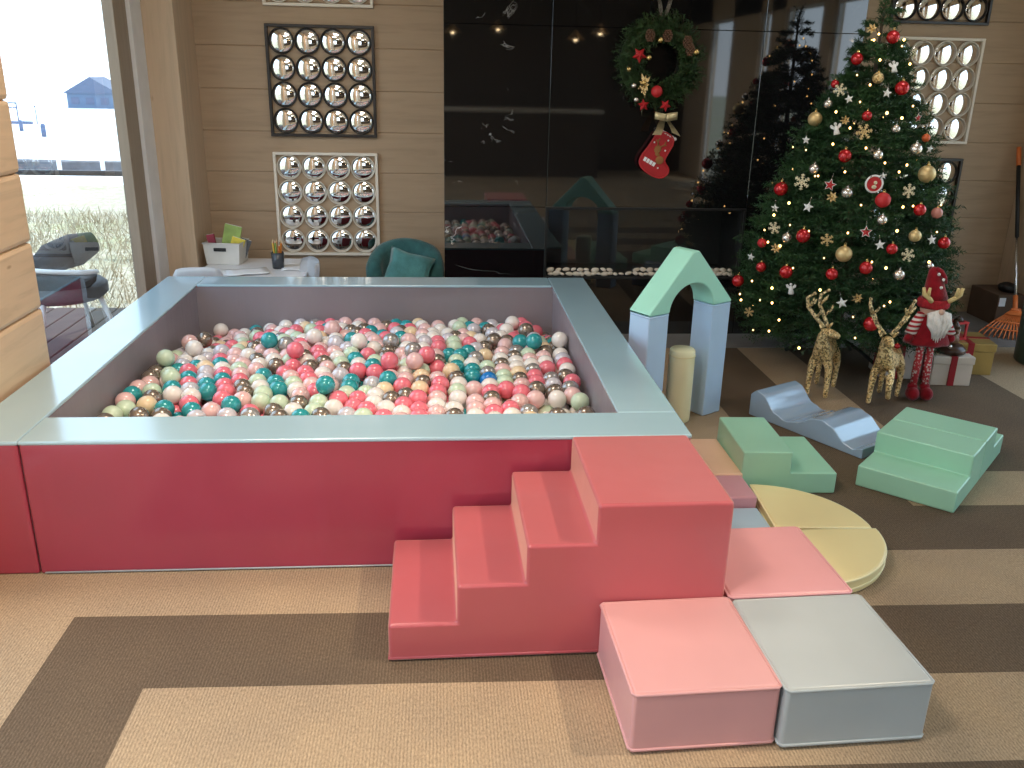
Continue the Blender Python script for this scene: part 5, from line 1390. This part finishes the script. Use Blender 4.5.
def kid_chair(label, loc, rotz):
    """backrest at local +y, sitter faces -y"""
    t = thing('child_chair', label, 'child chair', loc, rotz, 'white child chairs at the low table')
    bm = bmesh.new(); prism(bm, [(-.13, -.13), (.13, -.13), (.14, .12), (-.14, .12)], .25, .272, 'z', bev=.006); obj('seat', bm, M_PLASTIC, t, wn=True)
    bm = bmesh.new(); n = 16; rows = []
    for z, wd in ((.265, .13), (.33, .142), (.42, .148), (.50, .145), (.53, .13)):
        rows.append([(wd*sin(q), .12 + .03*cos(q*1.0) - (.03 if abs(q) > 1 else 0)*abs(sin(q)) + (z-.26)*.12, z - .03*(abs(q)/1.3)**3*(z > .45)) for q in [(-1.3 + 2.6*k/n) for k in range(n+1)]])
    vs = [[bm.verts.new(p) for p in r] for r in rows]
    for i in range(len(vs)-1):
        for k in range(n): bm.faces.new((vs[i][k], vs[i][k+1], vs[i+1][k+1], vs[i+1][k]))
    bmesh.ops.solidify(bm, geom=bm.faces[:], thickness=.012); obj('backrest', bm, M_PLASTIC, t)
    for sx in (-1, 1):
        for sy in (-1, 1):
            bm = bmesh.new(); tube(bm, [(sx*.11, sy*.10, .255), (sx*.13, sy*.125, 0)], [.018, .013], 10); obj('leg', bm, M_PLASTIC, t)
kid_chair('white plastic child chair at the right end of the low table', (-.93, 5.34, 0), -pi/2+.45)
kid_chair('white plastic child chair at the left front of the low table', (-1.43, 5.30, 0), pi+.15)

# basket with books
M_FROST = simple('frosted_plastic', (.66, .64, .60), .45, 0, .08)
t = thing('storage_basket', 'white plastic storage basket with black handle slot on the low table', 'basket', (-1.385, 5.80, .422), -.12)
bm = bmesh.new()
def open_box(bm, x, y, z, th, fl=1.12):
    lo = [(-x, -y), (x, -y), (x, y), (-x, y)]; vb = [bm.verts.new((a, b, 0)) for a, b in lo]; vt = [bm.verts.new((a*fl, b*fl, z)) for a, b in lo]
    ib = [bm.verts.new((a*.95, b*.94, th)) for a, b in lo]; it = [bm.verts.new((a*fl*.95, b*fl*.94, z)) for a, b in lo]
    bm.faces.new(vb); bm.faces.new(ib)
    for k in range(4):
        j = (k+1) % 4
        bm.faces.new((vb[k], vb[j], vt[j], vt[k])); bm.faces.new((ib[k], it[k], it[j], ib[j])); bm.faces.new((vt[k], vt[j], it[j], it[k]))
open_box(bm, .105, .085, .135, .006); obj('tub', bm, M_FROST, t, False)
bm = bmesh.new(); box(bm, (-.05, -.098, .085), (.03, -.090, .107), bev=.003); obj('handle_slot', bm, M_BLACK, t)
bm = bmesh.new(); tube(bm, [(x*1.13, y*1.13, .135) for x, y in ((-.105, -.085), (.105, -.085), (.105, .085), (-.105, .085))], .005, 6, closed=True); obj('rim', bm, M_FROST, t)
def book(label, x, y, rx, ry, rz, w, h, th, colr):
    m = simple('cover_' + label.split()[0], colr, .5, 0, .3, 14)
    t = thing('colouring_book', label, 'book', (x, y, .432), 0); t.rotation_euler = (rx, ry, rz)
    bm = bmesh.new(); box(bm, (-w/2, -th/2, 0), (w/2, th/2, h), bev=.001); obj('cover', bm, m, t, False)
    bm = bmesh.new(); box(bm, (-w/2+.003, -th/2+.0015, h-.0005), (w/2-.003, th/2-.0015, h+.0015)); obj('pages', bm, M_PAPER, t, False)
book('green picture book standing tallest in the basket', -1.385, 5.80, -.12, .22, -.1, .11, .23, .012, (.30, .42, .10))
book('yellow book in front of the green one in the basket', -1.345, 5.775, -.12, .30, -.1, .085, .155, .012, (.72, .60, .06))
book('dark red book at the left end of the basket', -1.455, 5.79, -.1, -.18, -.1, .05, .17, .018, (.30, .03, .06))
book('blue grey book leaning low at the right of the basket', -1.315, 5.83, -.2, .35, -.15, .07, .14, .012, (.12, .14, .17))

def sheet(label, x, y, rz, w=.21, h=.15, z=.4225):
    bm = bmesh.new(); box(bm, (-w/2, -h/2, 0), (w/2, h/2, .002))
    bmesh.ops.subdivide_edges(bm, edges=bm.edges[:], cuts=4, use_grid_fill=True)
    for v in bm.verts: v.co.z += .004*sin(v.co.x*22 + x)**2
    tag(obj('paper_sheet', bm, M_PAPER, loc=(x, y, z), rot=(0, 0, rz)), label, 'paper', 'drawing sheets on the low table')
sheet('white paper sheet in the middle of the low table, slightly turned', -1.19, 5.47, .35, .25, .17, .4275)
sheet('white paper sheet at the front left edge of the low table', -1.31, 5.46, -.2)
sheet('white paper sheet at the right end of the low table', -.93, 5.62, .15, .16)

t = thing('pencil_cup', 'dark grey pencil cup on the white table', 'cup', (-1.03, 5.62, .422))
bm = bmesh.new(); lathe(bm, [(.0, 0), (.036, 0), (.041, .10), (.037, .10), (.033, .006), (0, .006)], 24); obj('cup_body', bm, simple('smoke_plastic', (.05, .055, .065), .25), t)
rp2 = random.Random(5)
for k, (cname, cc) in enumerate((('orange', (.70, .25, .04)), ('dark brown', (.12, .05, .03)), ('tan wood', (.6, .35, .15)), ('red brown', (.4, .10, .05)), ('yellow', (.7, .45, .06)), ('green tipped', (.2, .35, .08)), ('deep orange', (.6, .16, .03)))):
    a = k*2*pi/7; bx, by = .016*cos(a), .016*sin(a); l = rp2.uniform(.15, .175)
    p0 = Vector((-1.03+bx*.7, 5.62+by*.7, .431)); p1 = p0 + Vector((bx*1.1, by*1.1, l))
    tt = thing('pencil', cname + ' pencil standing in the dark cup', 'pencil', p0, 0, 'pencils in the dark cup')
    bm = bmesh.new(); tube(bm, [(0, 0, 0), tuple((p1-p0)*.9)], .0055, 6); obj('barrel', bm, simple('pencil_%s' % cname.replace(' ', '_'), cc, .5), tt, False)
    bm = bmesh.new(); tube(bm, [tuple((p1-p0)*.9), tuple(p1-p0)], [.0055, .0008], 6); obj('point', bm, simple('pencil_wood', (.7, .5, .3), .6), tt, False)

# ------------------------------------------------------------------ teal armchair behind the pit
t = thing('tub_armchair', 'dark teal fabric tub armchair behind the ball pit', 'armchair', (-.235, 5.70, 0), 0)
bm = bmesh.new(); n = 26
def arcp(q, R, sq=.85): a = radians(200) - q*radians(220); return (R*cos(a), .08 + R*sq*sin(a))
rings = []
for k in range(n+1):
    q = k/n; x, y = arcp(q, .205); hz = .37 + .19*max(0, sin(pi*q))**.7; w = .05
    nx, ny = (x, y-.08); l = sqrt(nx*nx+ny*ny); nx /= l; ny /= l
    ring = []
    for dx, dz in ((-w, .12), (-w, hz-.05), (-w*.7, hz-.012), (0, hz), (w*.7, hz-.012), (w, hz-.05), (w*.9, .12)):
        ring.append(bm.verts.new((x + nx*dx, y + ny*dx, dz)))
    rings.append(ring)
for k in range(n):
    for j in range(6): bm.faces.new((rings[k][j], rings[k][j+1], rings[k+1][j+1], rings[k+1][j]))
    bm.faces.new((rings[k][6], rings[k][0], rings[k+1][0], rings[k+1][6]))
for r_ in (rings[0], rings[-1]): bm.faces.new(r_)
bump_verts(bm, .008, 9); obj('backrest', bm, M_TEAL, t)
bm = bmesh.new(); lathe(bm, [(0, .12), (.185, .12), (.195, .14), (.195, .23), (.18, .25), (0, .255)], 32); obj('seat', bm, M_TEAL, t)
for sx in (-1, 1):
    for sy in (-1, 1):
        bm = bmesh.new(); tube(bm, [(sx*.12, .08+sy*.11, .13), (sx*.14, .08+sy*.13, 0)], [.016, .011], 10); obj('leg', bm, M_BARK, t)
bm = bmesh.new(); box(bm, (-.15, -.05, -.14), (.15, .05, .14)); bmesh.ops.subdivide_edges(bm, edges=bm.edges[:], cuts=10, use_grid_fill=True)
for v in bm.verts:
    u_, w_ = v.co.x/.15, v.co.z/.14; k = max(0, (1-u_**4)*(1-w_**4))
    v.co.y *= max(.06, k**.5); v.co.x *= 1 - .10*(1-w_*w_)*abs(u_)**2; v.co.z *= 1 - .10*(1-u_*u_)*abs(w_)**2
bump_verts(bm, .010, 8, 3)
o = obj('cushion', bm, M_TEAL2, loc=(-.215, 5.66, .385), rot=(-.35, .32, .1)); tag(o, 'lighter teal cushion leaning in the teal armchair', 'cushion')

# ------------------------------------------------------------------ outside the window
def ground_mat():
    m, nt, b, out = newmat('dry_grass_ground'); v = coords(nt)
    f = noise_tex(nt, v, .7, 6, .7); f2 = noise_tex(nt, coords(nt, (1, 1, 1)), 14, 4, .7)
    c = ramp(nt, f2, [(.3, (.34, .28, .18)), (.5, (.50, .44, .32)), (.7, (.66, .60, .48))])
    g = ramp(nt, f, [(.45, (1, 1, 1)), (.65, (.78, .88, .62))])
    mx = N(nt, 'ShaderNodeMix', data_type='RGBA', blend_type='MULTIPLY'); mx.inputs[0].default_value = .8
    nt.links.new(c, mx.inputs[6]); nt.links.new(g, mx.inputs[7]); nt.links.new(mx.outputs[2], b.inputs['Base Color']); b.inputs['Roughness'].default_value = 1
    return m
def terrain(name, x0, x1, prof, m):
    bm = bmesh.new(); pv = None
    for y, z in prof:
        c = (bm.verts.new((x0, y, z)), bm.verts.new((x1, y, z)))
        if pv: bm.faces.new((pv[0], pv[1], c[1], c[0]))
        pv = c
    return tag(obj(name, bm, m, smooth=False), kind='structure')
terrain('ground', -120, -2.0, [(-80, -.16), (14.2, -.16), (15.6, -.30)], ground_mat())
terrain('ground_beside', 4.7, 120, [(-80, -.16), (60, -.16)], bpy.data.materials['dry_grass_ground'])
M_PALE = simple('pale_concrete', (.85, .85, .85), .9)
terrain('pavement', -300, -2.0, [(15.6, -.30), (26, -1.33), (100, -4.5), (190, -5.2), (420, -5.0)], M_PALE)
bm = bmesh.new()
for k in range(12): box(bm, (-3.6+k*.145, 1.0, -.14), (-3.6+k*.145+.135, 6.32, -.02), bev=.004, seg=1)
tag(obj('terrace', bm, simple('deck_boards', (.055, .045, .035), .8, 0, .2, 6), smooth=False), 'narrow dark wooden terrace outside the window', kind='structure')
V, F = [], []; rg = random.Random(6)
for k in range(9000):
    x = rg.uniform(-7.5, -2.05); y = rg.uniform(6.35, 11.5)
    l = rg.uniform(.06, .17); dx, dy = rg.uniform(-.10, .10), rg.uniform(-.08, .08); a = rg.uniform(0, pi); w = .006
    i = len(V); V += [(x-w*cos(a), y-w*sin(a), -.16), (x+w*cos(a), y+w*sin(a), -.16), (x+dx, y+dy, -.16+l)]; F.append((i, i+1, i+2))
tag(pydata('dry_grass', V, F, leafmat('straw', (.28, .215, .13), (.56, .48, .34), 6)), 'pale dry grass outside the window', 'grass', kind='stuff')
M_RAIL = simple('weathered_steel', (.035, .035, .04), .5, .2)
t = thing('metal_railing', 'low grey metal rail across the grass outside the window', 'railing', (0, 9.2, 0))
bm = bmesh.new(); box(bm, (-9, -.03, .575), (-2.6, .03, .625), bev=.006); obj('rail', bm, M_RAIL, t)
for x in (-8.9, -2.7):
    bm = bmesh.new(); box(bm, (x-.03, -.03, -.16), (x+.03, .03, .565)); obj('post', bm, M_ALU, t, False)
# far things: stone wall with posts, play frame, posts, house
t = thing('stone_wall', 'low grey stone wall with white posts across the far grass', 'wall', (-10, 26, -1.36))
bm = bmesh.new(); box(bm, (-4.5, -.2, 0), (9, .2, .42), bev=.03); bmesh.ops.subdivide_edges(bm, edges=bm.edges[:], cuts=8, use_grid_fill=True); bump_verts(bm, .05, 1.7); obj('masonry', bm, simple('grey_rubble', (.13, .13, .145), .9, 0, .35, 3), t, False)
for k in range(5):
    bm = bmesh.new(); box(bm, (-1.6+k*1.15, -.42, 0), (-1.52+k*1.15, -.3, .5)); obj('post', bm, M_PAPER, t, False)
M_BLUEG = simple('blue_grey_paint', (.11, .14, .23), .6)
t = thing('play_frame', 'pale blue play frame with crossbar far outside', 'play frame', (-44.5, 100, -4.5))
bm = bmesh.new()
for x in (-.45, .45): tube(bm, [(x, 0, 0), (x, 0, 2.1)], .07, 8)
obj('uprights', bm, M_BLUEG, t)
bm = bmesh.new(); tube(bm, [(-.5, 0, 2.1), (.5, 0, 2.1)], .07, 8); tube(bm, [(-.45, 0, 1.65), (.45, 0, 1.65)], .06, 8); obj('crossbar', bm, M_BLUEG, t)
bm = bmesh.new(); box(bm, (-1.3, -.2, .0), (1.8, .2, .28)); obj('bench_board', bm, M_BLUEG, t, False)
for lab, x in (('thin grey post far outside, left of the play frame', -47.2), ('thin grey post far outside, right of the play frame', -42.2)):
    r = .06; hh = 1.9
    bm = bmesh.new(); tube(bm, [(0, 0, 0), (0, 0, hh*.9)], [r, r*.7], 10); lathe(bm, [(r*1.6, hh*.9), (r*1.9, hh*.95), (.01, hh)], 10)
    tag(obj('thin_post', bm, M_BLUEG, loc=(x, 100, -4.5)), lab, 'post')
for lab, x, y, z in (('short blue bollard in front of the play frame outside', -31.6, 72, -3.3), ('short blue bollard nearest, on the pale ground outside', -24.6, 59, -2.75)):
    bm = bmesh.new(); lathe(bm, [(.14, 0), (.14, .7), (.10, .8), (0, .82)], 12); tag(obj('bollard', bm, M_BLUEG, loc=(x, y, z)), lab, 'bollard')
t = thing('house', 'distant pale blue house behind the window frame', 'house', (-54.5, 150, -4.9))
bm = bmesh.new(); box(bm, (-2.6, -3, 0), (5, 3, 2.2)); obj('walls', bm, simple('pale_blue_wall', (.12, .19, .29), .7), t, False)
bm = bmesh.new(); prism(bm, [(-3.0, 2.2), (5.4, 2.2), (1.2, 4.6)], -3.4, 3.4, 'y'); obj('roof', bm, simple('slate_blue', (.10, .14, .22), .7), t, False)
for k in range(3):
    bm = bmesh.new(); box(bm, (-2+k*2.2, -3.05, .6), (-.8+k*2.2, -2.99, 1.6)); obj('window', bm, M_BLUEG, t, False)

# armchair on the terrace
t = thing('garden_armchair', 'grey bucket garden armchair standing outside behind the window', 'armchair', (-2.33, 5.50, -.02), radians(130))
M_WICK = simple('grey_shell', (.075, .078, .085), .6, 0, .1, 30, .3, 90)
bm = bmesh.new(); n = 28; rings = []
for k in range(n+1):
    q = k/n; a = radians(-205 + 230*q) + pi; R = .30
    hz = .47 + .05*sin(pi*q)
    c_, s_ = cos(a), sin(a)
    rings.append([bm.verts.new((c_*R*f_, s_*R*f_*.95, z_)) for f_, z_ in ((.62, .30), (.86, .38), (1.0, hz-.06), (1.07, hz))])
for k in range(n):
    for j in range(3): bm.faces.new((rings[k][j], rings[k][j+1], rings[k+1][j+1], rings[k+1][j]))
bmesh.ops.solidify(bm, geom=bm.faces[:], thickness=.02); obj('shell', bm, M_WICK, t)
bm = bmesh.new(); tube(bm, [(cos(radians(-205+230*k/28)+pi)*.32, sin(radians(-205+230*k/28)+pi)*.30, .47+.05*sin(pi*k/28)) for k in range(29)], .014, 8); obj('rim', bm, M_ALU, t)
bm = bmesh.new(); lathe(bm, [(0, .28), (.24, .28), (.27, .31), (.27, .36), (.24, .385), (0, .39)], 28); obj('seat', bm, M_WICK, t)
for sx in (-1, 1):
    for sy in (-1, 1):
        bm = bmesh.new(); tube(bm, [(sx*.17, sy*.16, .30), (sx*.24, sy*.24, 0)], [.016, .012], 10); obj('leg', bm, M_ALU, t)
bm = bmesh.new(); tube(bm, [(-.20, 0, 0), (-.10, .01, .015), (.05, .0, .02), (.18, -.01, .01)], [.06, .095, .10, .07], 18)
bump_verts(bm, .02, 7, 2); tag(obj('blanket', bm, simple('grey_blanket', (.05, .053, .06), .95, 0, .2, 20, .4, 60), loc=(-2.30, 5.60, .50), rot=(0, -.25, .9)), 'rolled grey blanket lying on the garden armchair', 'blanket')

# ------------------------------------------------------------------ light
wd_ = bpy.data.worlds.new('world'); S.world = wd_; wd_.use_nodes = True
nt = wd_.node_tree; bg = nt.nodes['Background']
tc = N(nt, 'ShaderNodeTexCoord'); sp = N(nt, 'ShaderNodeSeparateXYZ'); nt.links.new(tc.outputs['Generated'], sp.inputs[0])
c = ramp(nt, sp.outputs['Z'], [(0.0, (.80, .90, 1.0)), (.12, (.66, .84, 1.0)), (.6, (.50, .74, 1.0))])
nt.links.new(c, bg.inputs['Color']); bg.inputs['Strength'].default_value = 3.1

def area(name, loc, size, energy, col, target=None, sy=None, spread=None):
    d = bpy.data.lights.new(name, 'AREA'); d.energy = energy; d.color = col; d.shape = 'RECTANGLE'; d.size = size; d.size_y = sy or size
    if spread: d.spread = spread
    o = bpy.data.objects.new(name, d); COL.objects.link(o); o.location = loc
    tg = Vector(target) if target else Vector((loc[0], loc[1], 0))
    o.rotation_euler = (tg - Vector(loc)).to_track_quat('-Z', 'Y').to_euler()
    return o
def spot(name, loc, target, energy, col, ang, blend=.6, r=.08):
    d = bpy.data.lights.new(name, 'SPOT'); d.energy = energy; d.color = col; d.spot_size = radians(ang); d.spot_blend = blend; d.shadow_soft_size = r
    o = bpy.data.objects.new(name, d); COL.objects.link(o); o.location = loc
    o.rotation_euler = (Vector(target) - Vector(loc)).to_track_quat('-Z', 'Y').to_euler()
d = bpy.data.lights.new('sun', 'SUN'); d.energy = 4; d.angle = .01; d.color = (1, .93, .82)
o = bpy.data.objects.new('sun', d); COL.objects.link(o); o.rotation_euler = Vector((-.32, -.55, -.80)).to_track_quat('-Z', 'Y').to_euler()
WARM = (1, .90, .78)
for x, y, e in ((-.9, 1.2, 34), (1.0, .4, 5), (-.5, 3.4, 26), (.2, -2.5, 26), (2.8, -2.5, 5), (2.3, 4.2, 8)):  # unseen area fills added for brightness; the last lifts the back right wall
    area('ceiling_fill', (x, y, 2.86), .7, e, WARM if x < 2 else (1, .96, .92))
spot('ceiling_spot', (-.7, 1.0, 2.85), (-.8, 2.0, 0), 85, (1, .72, .46), 80)
spot('ceiling_spot', (2.5, 1.7, 2.85), (.0, 2.3, .1), 210, (1, .80, .58), 44)

S.view_settings.view_transform = 'Standard'
S.view_settings.look = 'None'
S.view_settings.exposure = .1
S.cycles.use_denoising = True
S.cycles.caustics_reflective = False
S.cycles.caustics_refractive = False
S.cycles.max_bounces = 8
S.cycles.sample_clamp_indirect = 6
